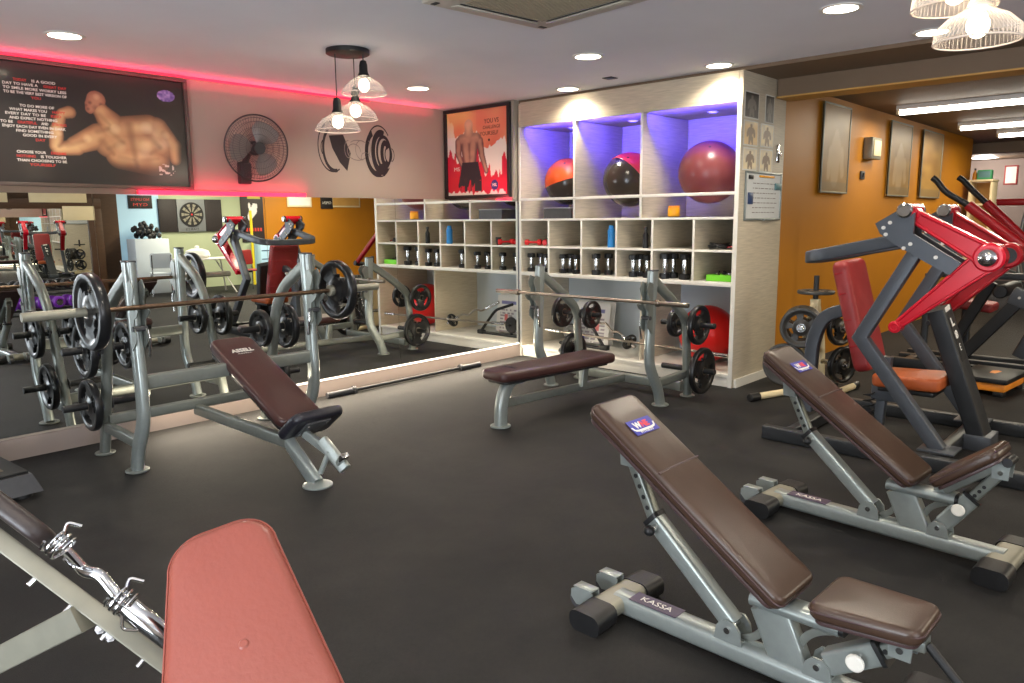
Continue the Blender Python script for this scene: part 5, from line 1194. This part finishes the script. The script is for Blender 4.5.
    if dl < 0.075: c = mixc((90, 70, 150), (190, 170, 220), vnoise(x * 60, z * 60))
    return c
painted('poster_print', FP @ Matrix.Translation((0, 0, -0.016)), pw - 0.05, ph - 0.05, 400, 180, poster_fn, M['poster'], pt, 0.0)
def at_poster(x, z): return FP @ Matrix.Translation((x - pw / 2, z - ph / 2, -0.0145))
rows = [[('TODAY', 'r'), ('IS A GOOD', 'w')], [('DAY TO HAVE A', 'w'), ('GREAT DAY', 'r')], [('TO SMILE MORE WORRY LESS', 'w')], [('TO BE THE VERY BEST VERSION OF', 'w')], [('YOU', 'r')], None,
        [('TO DO MORE OF', 'w')], [('WHAT MAKES YOU', 'w'), ('HAPPY', 'r')], [('EVERY DAY TO BE', 'w'), ('KIND', 'r')], [('AND EXPECT NOTHING', 'w')], [('TO BE', 'w'), ('GRATEFUL', 'r'), ('AND', 'w'), ('STRONG', 'r')], [('ENJOY EACH DAY EVEN IN DARK', 'w')], [('FIND SOMETHING', 'w')], [('GOOD IN EVERY', 'w')], [('DAY', 'r')], None, None,
        [('CHOOSE YOUR', 'w'), ('DREAMS', 'r')], [('NOTHING', 'r'), ('IS TOUGHER', 'w')], [('THAN CHOOSING TO BE', 'w')], [('YOURSELF', 'r')]]
ra, rb_ = [], []
z = 0.80
for row in rows:
    z -= 0.0305
    if row is None: continue
    tot = sum(len(w) for w, _ in row) + 2 * (len(row) - 1) * 0.7
    width = min(0.44, 0.0185 * tot * (1.25 if len(row) == 1 and tot < 12 else 1))
    x = 0.915 - width / 2 - (0.03 if 0.4 < z < 0.55 else 0)
    for (w, k_) in row:
        ww = width * len(w) / tot
        (rb_ if k_ == 'r' else ra).append((w, 0.027, at_poster(x + ww / 2, z), dict(width=ww * 0.95, bold=0.0006, depth=0.0003)))
        x += ww + width * 1.4 / tot
lettering('motto_lettering', ra, M['white_letter'], pt)
lettering('motto_red_lettering', rb_, M['red_letter'], pt)

# ------------------------------------------------------------------ red and white poster in the corner
y0, y1, z0, z1 = 5.555, 6.575, 1.73, 2.715
rw, rh = y1 - y0, z1 - z0
rpz = thing('gym_poster', 'black framed red and white poster of a man seen from behind', 'poster', (6.0, (y0 + y1) / 2, (z0 + z1) / 2))
FR = frame((0, 0, 0), (0, -1, 0), (0, 0, 1), (-1, 0, 0))
MB().prism([(-rw / 2, -rh / 2), (rw / 2, -rh / 2), (rw / 2, rh / 2), (-rw / 2, rh / 2)], 0.012, FR @ Matrix.Translation((0, 0, -0.015))).build('backing', M['black'], rpz)
picture_frame(MB(), rw, rh, 0.035, 0.03, FR @ Matrix.Translation((0, 0, -0.006))).build('frame', M['ink'], rpz)
def red_fn(u, v):
    x, y = u, 1 - v       # y down
    white = (236, 226, 214)
    n1 = vnoise(x * 13, y * 3) * 0.6 + vnoise(x * 34, y * 7) * 0.4
    c = white
    top = 0.10 + 0.26 * n1 + (0.14 if x > 0.55 else 0) - (0.1 if x < 0.12 else 0)
    if y < top: c = mixc((220, 84, 70), (230, 160, 116), vnoise(x * 5, y * 6))
    bot = 0.84 - 0.32 * vnoise(x * 16 + 4, y * 2.2 + 7) - 0.12 * vnoise(x * 44, 3.0) + (0.1 if 0.62 < x < 0.9 else -0.06)
    if y > bot and y < 0.93 + 0.07 * vnoise(x * 30, 9): c = mixc((226, 36, 50), (200, 30, 66), vnoise(x * 6 + 9, y * 6))
    if y < 0.3 and x < 0.5: c = mixc(c, (236, 196, 120), 0.75 * (1 - smooth(0.0, 0.32, y)) * (1 - smooth(0.3, 0.5, x)) + 0.2)  # yellow haze of reflected lamp light, painted into the print's top left
    # body
    d = 9
    for (ax, ay, bx_, by_, ra_, rb2) in ((0.37, 0.17, 0.37, 0.22, 0.07, 0.06), (0.37, 0.25, 0.37, 0.3, 0.07, 0.1), (0.25, 0.34, 0.50, 0.34, 0.075, 0.075), (0.31, 0.36, 0.34, 0.58, 0.085, 0.07), (0.44, 0.36, 0.42, 0.58, 0.085, 0.07), (0.20, 0.36, 0.19, 0.50, 0.06, 0.05), (0.19, 0.50, 0.25, 0.62, 0.045, 0.035), (0.55, 0.37, 0.58, 0.53, 0.055, 0.045), (0.58, 0.53, 0.65, 0.72, 0.045, 0.03)):
        d = min(d, capsule(x, y, ax, ay, bx_, by_, ra_, rb2))
    if d < 1.05:
        sk = mixc((196, 148, 122), (92, 60, 62), smooth(0.2, 1.0, d) * 0.8 + 0.25 * vnoise(x * 20, y * 20))
        sk = mixc(sk, (226, 190, 150), (1 - smooth(0.15, 0.4, y)) * 0.85)  # same painted haze carried over the upper body
        c = mixc(c, sk, smooth(1.05, 0.95, d))
    if 0.60 < y < 0.80 + 0.12 * vnoise(x * 26, 2.0) and abs(x - 0.385) < 0.13 + 0.09 * (y - 0.6) / 0.2 * 0.6: c = (44, 34, 44)
    if 0.2 < x < 0.57 and 0.78 < y < 0.95 and vnoise(x * 40, y * 3) > 0.62: c = (50, 38, 46)
    dl = math.hypot(x - 0.78, (y - 0.885))
    if dl < 0.058: c = (42, 50, 120)
    return c
painted('poster_print', FR @ Matrix.Translation((0, 0, -0.0025)), rw - 0.06, rh - 0.06, 130, 130, red_fn, M['poster'], rpz, 0.0)
def at_red(x, y, o=0.0): return FR @ Matrix.Translation(((x - 0.5) * (rw - 0.06), (0.5 - y) * (rh - 0.06), -0.0015 + o))
lettering('poster_lettering', [('YOU VS', 0.07, at_red(0.74, 0.15), dict(width=0.22, depth=0.0003)), ('YOURSELF', 0.06, at_red(0.70, 0.29), dict(width=0.28, depth=0.0003)), ('CHALLENGE', 0.05, at_red(0.74, 0.22), dict(width=0.26, depth=0.0003)), ('•', 0.12, at_red(0.70, 0.37), dict(depth=0.0003))], M['ink'], rpz)
lettering('badge_lettering', [('HSL', 0.045, at_red(0.78, 0.885), dict(width=0.065, bold=0.001, depth=0.0003)), ('MS', 0.06, at_red(0.16, 0.68), dict(width=0.09, depth=0.0003))], M['white_letter'], rpz)

# ------------------------------------------------------------------ end panel: photo cards and whiteboard
FE = frame((0, 0, 0), (1, 0, 0), (0, 0, 1), (0, -1, 0))
EY = 2.979
def photo(cx, cz, w, h, label, dark, seed):
    t = thing('photo_print', label, 'photo', (cx, EY, cz), 0, 'photo prints on the shelf end panel')
    MB().prism([(-w / 2, -h / 2), (w / 2, -h / 2), (w / 2, h / 2), (-w / 2, h / 2)], 0.002, FE).build('backing', M['paper'], t)
    def fn(u, v):
        bgc = (46, 42, 40) if dark else (206, 196, 176)
        fg = (120, 110, 104) if dark else (120, 96, 78)
        d = min(capsule(u, v, 0.5, 0.8, 0.5, 0.82, 0.10, 0.10), capsule(u, v, 0.4, 0.62, 0.6, 0.62, 0.14, 0.14), capsule(u, v, 0.46, 0.6, 0.47, 0.3, 0.17, 0.12), capsule(u, v, 0.28, 0.6, 0.24, 0.38, 0.08, 0.06), capsule(u, v, 0.72, 0.6, 0.76, 0.38, 0.08, 0.06), capsule(u, v, 0.42, 0.3, 0.38, 0.05, 0.09, 0.06), capsule(u, v, 0.58, 0.3, 0.62, 0.05, 0.09, 0.06))
        c = mixc(bgc, (bgc[0] * 1.2, bgc[1] * 1.15, bgc[2]), vnoise(u * 5 + seed, v * 5))
        if seed % 3 == 1 and not dark: c = mixc(c, (214, 168, 96), 0.6 * smooth(0.7, 0.3, abs(v - 0.4)))
        return mixc(c, fg, smooth(1.05, 0.85, d) * 0.85)
    painted('photo_image', FE @ Matrix.Translation((0, 0, 0.0024)), w - 0.02, h - 0.02, 20, 26, fn, M['print'], t, 0.0)
photo(6.24, 2.43, 0.27, 0.22, 'dark photo print at the top left of the end panel', True, 1)
photo(6.59, 2.43, 0.18, 0.24, 'dark narrow photo print at the top right of the end panel', True, 2)
photo(6.24, 2.20, 0.27, 0.21, 'tan photo print in the middle left of the end panel', False, 4)
photo(6.56, 2.20, 0.26, 0.20, 'pale photo print in the middle right of the end panel', False, 6)
photo(6.24, 1.985, 0.27, 0.19, 'pale photo print at the lower left of the end panel', False, 3)
photo(6.56, 1.985, 0.26, 0.20, 'pale photo print at the lower right of the end panel, beside the hook', False, 9)
t = thing('wall_hook', 'small chrome hook plate at the right of the photo prints', 'hook', (6.80, EY - 0.001, 2.06))
MB().box((0, -0.004, 0), (0.055, 0.008, 0.16), None, 0.003).build('plate_body', M['chrome'], t)
MB().tube([(0, -0.008, 0.0), (0, -0.03, -0.02), (0, -0.035, 0.01)], 0.005, 8).build('hook_arm', M['chrome'], t)
t = thing('whiteboard', 'small white board with grey frame and clips on the shelf end panel', 'whiteboard', (6.525, EY, 1.675))
MB().prism([(-0.355, -0.20), (0.355, -0.20), (0.355, 0.20), (-0.355, 0.20)], 0.008, FE).build('board_surface', mat('board_white', rgb(214, 216, 214), 0.3, var=0.03, scale=8), t)
picture_frame(MB(), 0.73, 0.42, 0.018, 0.016, FE).build('frame', M['silver'], t)
b = MB()
for r_ in range(7):
    x = -0.22
    while x < 0.24:
        l = 0.02 + 0.05 * hsh(x * 31, r_); b.box((x + l / 2, -0.0092, 0.11 - 0.042 * r_), (l, 0.0008, 0.006)); x += l + 0.018
b.build('handwriting', M['ink_grey'], t)
MB().box((-0.27, -0.014, -0.02), (0.09, 0.012, 0.1), None, 0.004).build('eraser', M['navy'], t)
MB().box((0.28, -0.014, 0.09), (0.12, 0.012, 0.06), None, 0.004).build('clip', M['teal'], t)
MB().box((-0.27, -0.013, 0.16), (0.08, 0.01, 0.035), None, 0.003).build('magnet', M['black'], t)
MB().box((0.05, -0.012, 0.172), (0.3, 0.008, 0.018), None, 0.002).build('marker_strip', M['yellow'], t)
MB().box((0.1, -0.022, -0.205), (0.25, 0.03, 0.014), None, 0.003).build('pen_tray', M['silver'], t)

# ------------------------------------------------------------------ pictures and boxes on the orange wall
def wall_board(cx, w, label, seed, lean=0.02):
    t = thing('picture_board', label, 'picture', (cx, 2.985, 2.18), 0, None)
    F_ = frame((0, 0, 0), (1, 0, 0), (0, 0, 1), (0, -1, 0))
    MB().prism([(-w / 2, -0.45), (w / 2, -0.45), (w / 2, 0.45), (-w / 2, 0.45)], 0.02, F_).build('board', M['gold'], t)
    def fn(u, v):
        c = mixc((132, 94, 40), (168, 130, 66), vnoise(u * 3 + seed, v * 9) * 0.8 + 0.1)
        d = min(capsule(u, v, 0.5, 0.62, 0.5, 0.64, 0.1, 0.1), capsule(u, v, 0.5, 0.5, 0.48, 0.2, 0.2, 0.16), capsule(u, v, 0.3, 0.45, 0.24, 0.2, 0.09, 0.07), capsule(u, v, 0.72, 0.45, 0.78, 0.22, 0.09, 0.07))
        if seed == 5: d = 3
        c = mixc(c, (186, 158, 122), smooth(1.1, 0.8, d) * 0.7)
        if v < 0.12: c = mixc(c, (120, 104, 80), 0.5)
        return c
    painted('picture_print', F_ @ Matrix.Translation((0, 0, 0.0204)), w - 0.04, 0.86, 30, 40, fn, M['print'], t, 0.0)
    picture_frame(MB(), w, 0.9, 0.018, 0.028, F_).build('frame', M['tube_beige'], t)
wall_board(8.2, 0.76, 'faded picture board on the orange wall nearest the shelf', 1)
wall_board(10.4, 0.86, 'faded picture board on the orange wall, middle of three', 3)
wall_board(11.85, 1.0, 'faded picture board on the orange wall, farthest from the shelf', 5)
t = thing('junction_box', 'beige junction box on the orange wall between two picture boards', 'electrical box', (9.28, 2.999, 2.25))
MB().box((0, -0.05, 0), (0.32, 0.1, 0.24), None, 0.012).build('box_body', M['tube_beige'], t)
MB().box((0, -0.104, 0.0), (0.24, 0.01, 0.17), None, 0.004).build('lid', M['cream'], t)
t = thing('light_switch', 'small dark wall switch below the beige junction box', 'switch', (9.12, 2.999, 1.95))
MB().box((0, -0.01, 0), (0.12, 0.02, 0.09), None, 0.004).build('plate_body', M['charcoal'], t)
MB().box((0, -0.024, 0), (0.05, 0.01, 0.05), rotm('X', 0.1), 0.003).build('rocker', M['black'], t)

# ------------------------------------------------------------------ bottom shelf of the storage wall
t = thing('ab_crunch_frame', 'bent black tube exerciser with small wheel in the bottom compartment next to the mirror', 'exercise device', (6.4, 4.85, 0.118))
def A_(x, y, z): return V((x - 6.4, y - 4.85, z - 0.118))
yv = lambda y: y
MB().tube(fillet([A_(6.38, 4.59, 0.15), A_(6.4, 4.78, 0.38), A_(6.4, 4.84, 0.43), A_(6.4, 5.10, 0.51)], 0.04), 0.017, 12).build('bent_handle', M['black'], t)
MB().tube([A_(6.4, 4.55, 0.136), A_(6.4, 5.20, 0.136)], 0.017, 12).build('base_tube', M['black'], t)
MB().box(A_(6.39, 4.59, 0.145), (0.06, 0.1, 0.05), None, 0.01).build('joint', M['black'], t)
w_ = MB().lathe([(0.03, -0.02), (0.09, -0.02), (0.098, -0.01), (0.098, 0.01), (0.09, 0.02), (0.03, 0.02), (0.03, -0.02)], A_(6.42, 5.06, 0.26), (1, 0.1, 0), 32).build('wheel', M['black_rubber'], t)
for a in range(4): MB().box(A_(6.42, 5.06, 0.26), (0.012, 0.15, 0.012), rotm('X', a * PI / 4)).build('spoke', M['charcoal'], w_)
MB().cyl(A_(6.36, 5.055, 0.26), A_(6.48, 5.065, 0.26), 0.012).build('axle', M['chrome'], t)
MB().beam([A_(6.42, 5.06, 0.255), A_(6.42, 5.06, 0.145)], 0.02, 0.03, (0, 1, 0), 0.004).build('wheel_fork', M['black'], w_)
t = thing('certificate_board', 'white notice board leaning inside the bottom compartment', 'notice board', (6.62, 4.90, 0.119), 0)
mxb = frame((0, 0, 0.24), (0, -1, 0), (0.12, 0, 0.99), (-0.99, 0, 0.12))
def cert(u, v):
    c = (226, 224, 222)
    if abs(v - 0.8) < 0.05 and 0.15 < u < 0.85: c = (120, 120, 170)
    if v < 0.65 and (int(v * 24) % 2 == 0) and 0.12 < u < 0.88 and hsh(int(u * 22), int(v * 24)) > 0.35: c = (150, 140, 150)
    if 0.1 < u < 0.3 and 0.08 < v < 0.2: c = (70, 60, 160)
    if 0.6 < u < 0.72 and 0.3 < v < 0.5: c = (214, 110, 110)
    return c
MB().box((0, 0, 0.24), (0.012, 0.5, 0.48), None, 0.003).build('board', M['white'], t).rotation_euler = (0, 0.12, 0)
painted('notice_print', mxb, 0.46, 0.44, 44, 44, cert, M['print'], t, 0.036)
def longbar(label, pts, r, endplate=None):
    p0 = V(pts[0]); t = thing('curl_bar', label, 'barbell', p0)
    MB().tube(fillet([V(p) - p0 for p in pts], 0.03), r, 12).build('shaft', M['steel_bar'], t)
    for (a, b_) in ((V(pts[1]), p0), (V(pts[-2]), V(pts[-1]))):
        d = (b_ - a).normalized(); MB().cyl(b_ - p0 - d * 0.2, b_ - p0, r * 1.6, bev=0.002).build('sleeve', M['chrome'], t)
    return t
longbar('straight steel bar lying across the front of the bottom shelf', [(6.16, 5.2, 0.315), (6.12, 4.4, 0.30), (6.12, 3.05, 0.275)], 0.012)
longbar('zigzag steel curl bar leaning in the bottom compartment', [(6.42, 4.86, 0.52), (6.36, 4.62, 0.40), (6.34, 4.54, 0.42), (6.32, 4.44, 0.335), (6.30, 4.36, 0.35), (6.26, 4.12, 0.22)], 0.012)
plate((6.2733, 4.20, 0.2633), (-0.04, -0.24, -0.13), 0.085, 'tiny black plate on the zigzag curl bar', 0.03, 3, 'plate_rubber', 0, 'plates on the curl bar')

# ------------------------------------------------------------------ rear half of the hall, seen in the mirror
# second mirror in a dark brown frame
t = thing('framed_mirror', 'big mirror in a dark brown frame on the back wall', 'mirror', (4.65, -5.90, 0), 0.085)
MB().box2((-0.85, 0.0, 0.05), (0.85, 0.02, 1.78)).build('mirror_glass', M['mirror'], t)
for (lo, hi) in (((-1.1, 0, 1.78), (1.1, 0.08, 1.98)), ((0.85, 0, 0), (1.1, 0.08, 1.78)), ((-1.1, 0, 0), (-0.85, 0.08, 1.78))): MB().box2(lo, hi, 0.004).build('frame_board', M['brown_panel'], t)
for (x0, x1, z0, z1, lb) in ((-0.15, 0.85, 1.90, 2.08, 'cream notice strip above the brown framed mirror'), (-0.85, -0.5, 1.90, 2.08, 'short cream notice strip above the left of the brown framed mirror'),
                             (0.4, 0.97, 1.55, 1.83, 'cream sheet hanging over the upper right of the brown framed mirror')):
    o = tag(MB().box2((x0, 0.081, z0), (x1, 0.088, z1), 0.002).build('notice_sheet', M['cream']), lb, 'notice', 'cream notices above the brown framed mirror')
    o.location = (4.65, -5.90, 0); o.rotation_euler = (0, 0, 0.085)
# dartboard cabinet
t = thing('dartboard_cabinet', 'open black dartboard cabinet on the pale green wall', 'dartboard', (7.70, -5.995, 1.64))
MB().box2((-0.32, 0, -0.36), (0.32, 0.05, 0.36), 0.006).build('cabinet_back', mat('cabinet_grey', rgb(112, 116, 118), 0.5, var=0.06, scale=8), t)
for s in (-1, 1): MB().box2((s * 0.33, 0.0, -0.36), (s * 0.72, 0.045, 0.36), 0.006).build('cabinet_door', M['ink'], t)
fd_ = frame((0, 0.051, 0.02), (-1, 0, 0), (0, 0, 1), (0, 1, 0))
db = MB().lathe([(0, 0.0), (0.27, 0.0), (0.27, 0.02), (0, 0.02)], (0, 0.05, 0.02), (0, 1, 0), 40).build('dartboard_face', M['black'], t)
for (ra_, rb2, m_) in ((0.06, 0.17, 'tube_beige'), (0.18, 0.235, 'tube_beige')):
    b = MB()
    for k in range(0, 20, 2):
        a0, a1 = (k - 0.5) * PI / 10, (k + 0.5) * PI / 10
        b.prism([(ra_ * math.cos(a0), ra_ * math.sin(a0)), (rb2 * math.cos(a0), rb2 * math.sin(a0)), (rb2 * math.cos(a1), rb2 * math.sin(a1)), (ra_ * math.cos(a1), ra_ * math.sin(a1))], 0.002, frame((0, 0.07, 0.02), (-1, 0, 0), (0, 0, 1), (0, 1, 0)))
    b.build('segment_ring', M[m_], db)
MB().cyl((0, 0.07, 0.02), (0, 0.074, 0.02), 0.02).build('bullseye', M['red'], db)
lettering('brand_lettering', [('DARTS', 0.07, frame((0, 0.0515, -0.31), (-1, 0, 0), (0, 0, 1), (0, 1, 0)), dict(width=0.3))], M['ink'], t)
# posters on that wall
t = thing('wall_poster', 'black poster with white figure at the edge of the green wall', 'poster', (9.2, -5.995, 1.55))
def bl(u, v):
    d = min(capsule(u, v, 0.4, 0.72, 0.62, 0.55, 0.12, 0.09), capsule(u, v, 0.3, 0.78, 0.45, 0.7, 0.05, 0.05), capsule(u, v, 0.62, 0.8, 0.55, 0.6, 0.05, 0.05))
    c = (36, 26, 26)
    if d < 1: c = (230, 226, 222)
    if 0.24 < v < 0.31 and 0.1 < u < 0.9 and int(u * 16) % 2 == 0: c = (206, 60, 50)
    if v > 0.93 and 0.1 < u < 0.7: c = (190, 180, 60)
    return c
MB().box((0, 0.006, 0), (0.58, 0.012, 1.1)).build('backing', M['black'], t)
painted('poster_print', frame((0, 0.0125, 0), (-1, 0, 0), (0, 0, 1), (0, 1, 0)), 0.58, 1.1, 40, 70, bl, M['print'], t, 0.0005)
t = thing('wall_sign', 'black and red sign on the pale blue wall', 'sign', (6.62, -5.995, 1.93))
MB().box((0, 0.008, 0), (0.5, 0.016, 0.28), None, 0.003).build('sign_board', M['ink'], t)
lettering('sign_lettering', [('NO LIMITS', 0.08, frame((0, 0.0165, 0.05), (-1, 0, 0), (0, 0, 1), (0, 1, 0)), dict(width=0.38)), ('GYM', 0.09, frame((0, 0.0165, -0.06), (-1, 0, 0), (0, 0, 1), (0, 1, 0)), dict(width=0.3))], M['red_letter'], t)
for (cx, w, lb, m_) in ((10.5, 0.7, 'pale framed picture on the rear orange wall', 'paper'), (11.9, 0.9, 'brown framed picture on the rear orange wall', 'gold')):
    t = thing('picture_board', lb, 'picture', (cx, -5.995, 2.05))
    MB().box((0, 0.01, 0), (w, 0.02, 0.42), None, 0.004).build('frame', M['cream'], t); MB().box((0, 0.022, 0), (w - 0.08, 0.006, 0.34)).build('picture_print', M[m_], t)
t = thing('wall_sign', 'small dark sign board on the rear orange wall', 'sign', (11.3, -5.995, 1.95))
MB().box((0, 0.012, 0), (0.36, 0.024, 0.3), None, 0.004).build('sign_board', M['ink'], t)
lettering('sign_lettering', [('OPEN', 0.1, frame((0, 0.0245, 0), (-1, 0, 0), (0, 0, 1), (0, 1, 0)), dict(width=0.26))], M['white_letter'], t)
tag(MB().cyl((9.0, -5.7, 0), (9.0, -5.7, 1.75), 0.03, 16, bev=0.004).build('yellow_post', M['yellow_pole']), 'yellow painted post standing in front of the black poster', 'post')
t = thing('blue_locker', 'pale blue checked locker panel beside the yellow post', 'locker', (9.35, -5.75, 0))
MB().box2((-0.2, -0.15, 0), (0.2, 0.15, 1.05), 0.006).build('locker_body', M['blue_wall'], t)
for z in (0.2, 0.4, 0.6, 0.8): MB().box((0, 0.153, z), (0.36, 0.006, 0.02)).build('slot', M['navy'], t)
# folding table, chairs
def table(loc, rz, label):
    t = thing('folding_table', label, 'table', loc, rz)
    MB().pad(rrect(1.2, 0.65, 0.06), 0.03, 0.008, Matrix.Translation((0, 0, 0.71))).build('tabletop', M['white'], t)
    for (x, y) in ((-0.5, -0.25), (0.5, -0.25), (0.5, 0.25), (-0.5, 0.25)): MB().tube([(x * 1.05, y * 1.2, 0), (x * 0.55, -y * 0.6, 0.70)], 0.014, 10).build('leg', M['white_edge'], t)
    return t
table((7.3, -4.6, 0), 0.1, 'white folding table in front of the pale green wall')
lathe_thing('gym_bag', 'rounded white bundle on the folding table', 'bag', (7.15, -4.6, 0.741), [('bag_body', [(0, 0), (0.2, 0), (0.26, 0.06), (0.22, 0.16), (0.1, 0.2), (0, 0.21)], M['white']), ('knot', [(0.03, 0.2), (0.05, 0.23), (0.03, 0.26), (0, 0.265)], M['white'])])
def chair(loc, rz, label, m_):
    t = thing('chair', label, 'chair', loc, rz)
    MB().pad(rrect(0.42, 0.42, 0.05), 0.035, 0.012, Matrix.Translation((0, 0, 0.43))).build('seat', M[m_], t)
    MB().pad(rrect(0.42, 0.32, 0.05), 0.03, 0.012, frame((0, 0.23, 0.72), (1, 0, 0), (0, 0.12, 1), (0, -1, 0.12))).build('backrest', M[m_], t)
    for (x, y) in ((-0.18, -0.18), (0.18, -0.18), (0.18, 0.2), (-0.18, 0.2)): MB().tube([(x * 1.15, y * 1.15, 0), (x, y, 0.44)] + ([(x, y + 0.05, 0.84)] if y > 0 else []), 0.012, 10).build('leg', M['chrome'], t)
    return t
chair((8.3, -4.3, 0), 2.6, 'dark red chair to the right of the folding table', 'red_vinyl')
chair((6.5, -4.9, 0), 0.3, 'pale blue slatted chair in front of the blue wall', 'pale_blue')
t = thing('potted_plant', 'black leafy bundle on the shelf against the blue wall', 'plant', (6.55, -5.6, 0))
MB().box2((-0.35, -0.2, 0), (0.35, 0.25, 1.15), 0.01).build('plinth', M['pale_blue'], t)
b = MB()
for k in range(40):
    a, e = random.random() * 6.28, random.random() * 1.3; r_ = 0.1 + 0.2 * random.random()
    p = V((r_ * math.cos(a) * math.cos(e), r_ * math.sin(a) * math.cos(e), 1.2 + r_ * math.sin(e)))
    b.ball(p, 0.05, 8, (1, 0.6, 1.3))
b.build('foliage', M['black'], t)
t = thing('fire_extinguisher', 'red fire extinguisher near the blue wall', 'fire extinguisher', (7.05, -5.5, 0.0))
MB().lathe([(0, 0), (0.08, 0), (0.085, 0.02), (0.085, 0.42), (0.05, 0.5), (0.03, 0.52), (0, 0.52)], n=28).build('cylinder', M['red'], t)
MB().box((0, 0.02, 0.55), (0.03, 0.14, 0.05), None, 0.008).build('valve', M['black'], t)
MB().tube(fillet([(0.02, 0, 0.54), (0.12, 0, 0.5), (0.11, 0, 0.15)], 0.06), 0.012, 10).build('hose', M['black'], t)
# dumbbell rack
dr = thing('dumbbell_rack', 'two tier dumbbell rack reflected at the left of the mirror', 'rack', (3.05, -1.35, 0), -0.15)
for s in (-1, 1):
    MB().beam([(s * 1.0, 0.28, 0.04), (s * 1.0, -0.28, 0.04)], 0.07, 0.08, (0, 0, 1), 0.01).build('base_foot', M['dark_slate'], dr)
    MB().beam([(s * 1.0, 0.2, 0.06), (s * 1.0, -0.12, 0.62)], 0.07, 0.08, (0, 1, 0), 0.01).build('side_frame', M['dark_slate'], dr)
for (y, z) in ((0.10, 0.24), (-0.06, 0.50)):
    for o_ in (-0.09, 0.09): MB().beam([(-1.05, y + o_, z + o_ * -0.25), (1.05, y + o_, z + o_ * -0.25)], 0.05, 0.03, (0, 0, 1), 0.006).build('shelf_rail', M['dark_slate'], dr)
dbf = {}
for row, (y, z, m_, hd) in enumerate(((0.10, 0.24, 'purple', 0.085), (-0.06, 0.50, 'black_rubber', 0.075))):
    for k in range(9):
        lb = '%s dumbbell number %s from the left end of the %s tier of the dumbbell rack' % (('purple' if m_ == 'purple' else 'black'), ['one', 'two', 'three', 'four', 'five', 'six', 'seven', 'eight', 'nine'][k], ('lower', 'upper')[row])
        lb = lb.replace('number one from', 'at').replace('number two from', 'second from').replace('number three', 'third').replace('number four', 'fourth').replace('number five', 'fifth').replace('number six', 'sixth').replace('number seven', 'seventh').replace('number eight', 'eighth').replace('number nine', 'ninth')
        if row not in dbf:
            t = thing('dumbbell', lb, 'dumbbell', (0, 0, 0), 0, ('purple dumbbells on the rack', 'black dumbbells on the rack')[row])
            for s in (-1, 1): MB().lathe([(0, 0.055), (hd * 0.8, 0.055), (hd, 0.07), (hd, 0.12), (hd * 0.8, 0.135), (0, 0.135)], (0, 0, 0), (0, s, 0), 20).build('weight_head', M[m_], t)
            for s in (-1, 1): MB().cyl((0, s * 0.1355, 0), (0, s * 0.14, 0), hd * 0.55, 20).build('end_disc', M['chrome'], t)
            MB().cyl((0, -0.06, 0), (0, 0.06, 0), 0.016).build('handle', M['chrome'], t)
            dbf[row] = t
        else:
            t = copy_tree(dbf[row]); t['label'] = lb
        loc = Matrix.Translation(dr.location) @ Matrix.Rotation(-0.15, 4, 'Z') @ V((-0.84 + 0.21 * k, y, z + 0.016 + hd + 0.026))
        t.location = loc; t.rotation_euler = (0, 0, -0.15)
# ------------------------------------------------------------------ light
lamp('fill_light_left', 'AREA', (-2.95, 1.0, 1.5), 620, (0.84, 0.92, 1.0), 2.0, (1, 0.05, 0.75), shape='RECTANGLE', size_y=5.0)  # added cool fill, tilted up to brighten the ceiling; no window is built
lamp('fill_light_back', 'AREA', (0.0, -5.9, 1.5), 450, (0.88, 0.93, 1.0), 4.0, (0.15, 1, 0.75), shape='RECTANGLE', size_y=1.8)  # second added fill, aimed upward from the rear; no window stands there
tube_light(7.6, -5.2, -2.8, 'added unseen fill tube light over the folding table at the rear', 150)  # added out of view to brighten the rear area shown in the mirror
tube_light(10.2, -5.2, -2.8, 'added unseen fill tube light over the rear orange wall', 150)  # second unseen light, added to lift the rear wall in the mirror
lamp('red_cove_lamp', 'AREA', (2.3, 6.52, 2.60), 12, (1, 0.02, 0.10), 7.0, (0, -0.3, 1), shape='RECTANGLE', size_y=0.03)
lamp('red_ledge_lamp', 'AREA', (3.34, 6.50, 1.74), 4, (1, 0.03, 0.10), 1.6, (0, 1, 0.35), shape='RECTANGLE', size_y=0.03)
lamp('red_corner_lamp', 'AREA', (5.88, 5.6, 1.72), 1.2, (1, 0.03, 0.10), 0.2, (0.3, 1, 0.4), shape='RECTANGLE', size_y=0.03)
lamp('mirror_foot_lamp', 'AREA', (4.05, YM - 0.06, 0.20), 40, (1, 0.86, 0.66), 4.0, (0, -0.75, -0.65), shape='RECTANGLE', size_y=0.02)
for (ya, yb) in ((5.47, 4.77), (4.74, 3.98), (3.95, 3.03)):
    lamp('compartment_lamp', 'AREA', (XS + 0.04, (ya + yb) / 2, 2.43), 15, (0.05, 0.03, 1.0), abs(ya - yb) - 0.06, (1, 0, -0.25), shape='RECTANGLE', size_y=0.02, spread=math.radians(115))
w = bpy.data.worlds.new('world'); SC.world = w; w.use_nodes = True
w.node_tree.nodes['Background'].inputs[0].default_value = (0.8, 0.8, 0.85, 1); w.node_tree.nodes['Background'].inputs[1].default_value = 0.15
SC.view_settings.view_transform = 'Standard'
SC.view_settings.look = 'None'
SC.view_settings.exposure = 0.0
SC.cycles.max_bounces = 8; SC.cycles.glossy_bounces = 5; SC.cycles.diffuse_bounces = 4; SC.cycles.transparent_max_bounces = 12
SC.cycles.sample_clamp_indirect = 6
SC.cycles.use_denoising = True
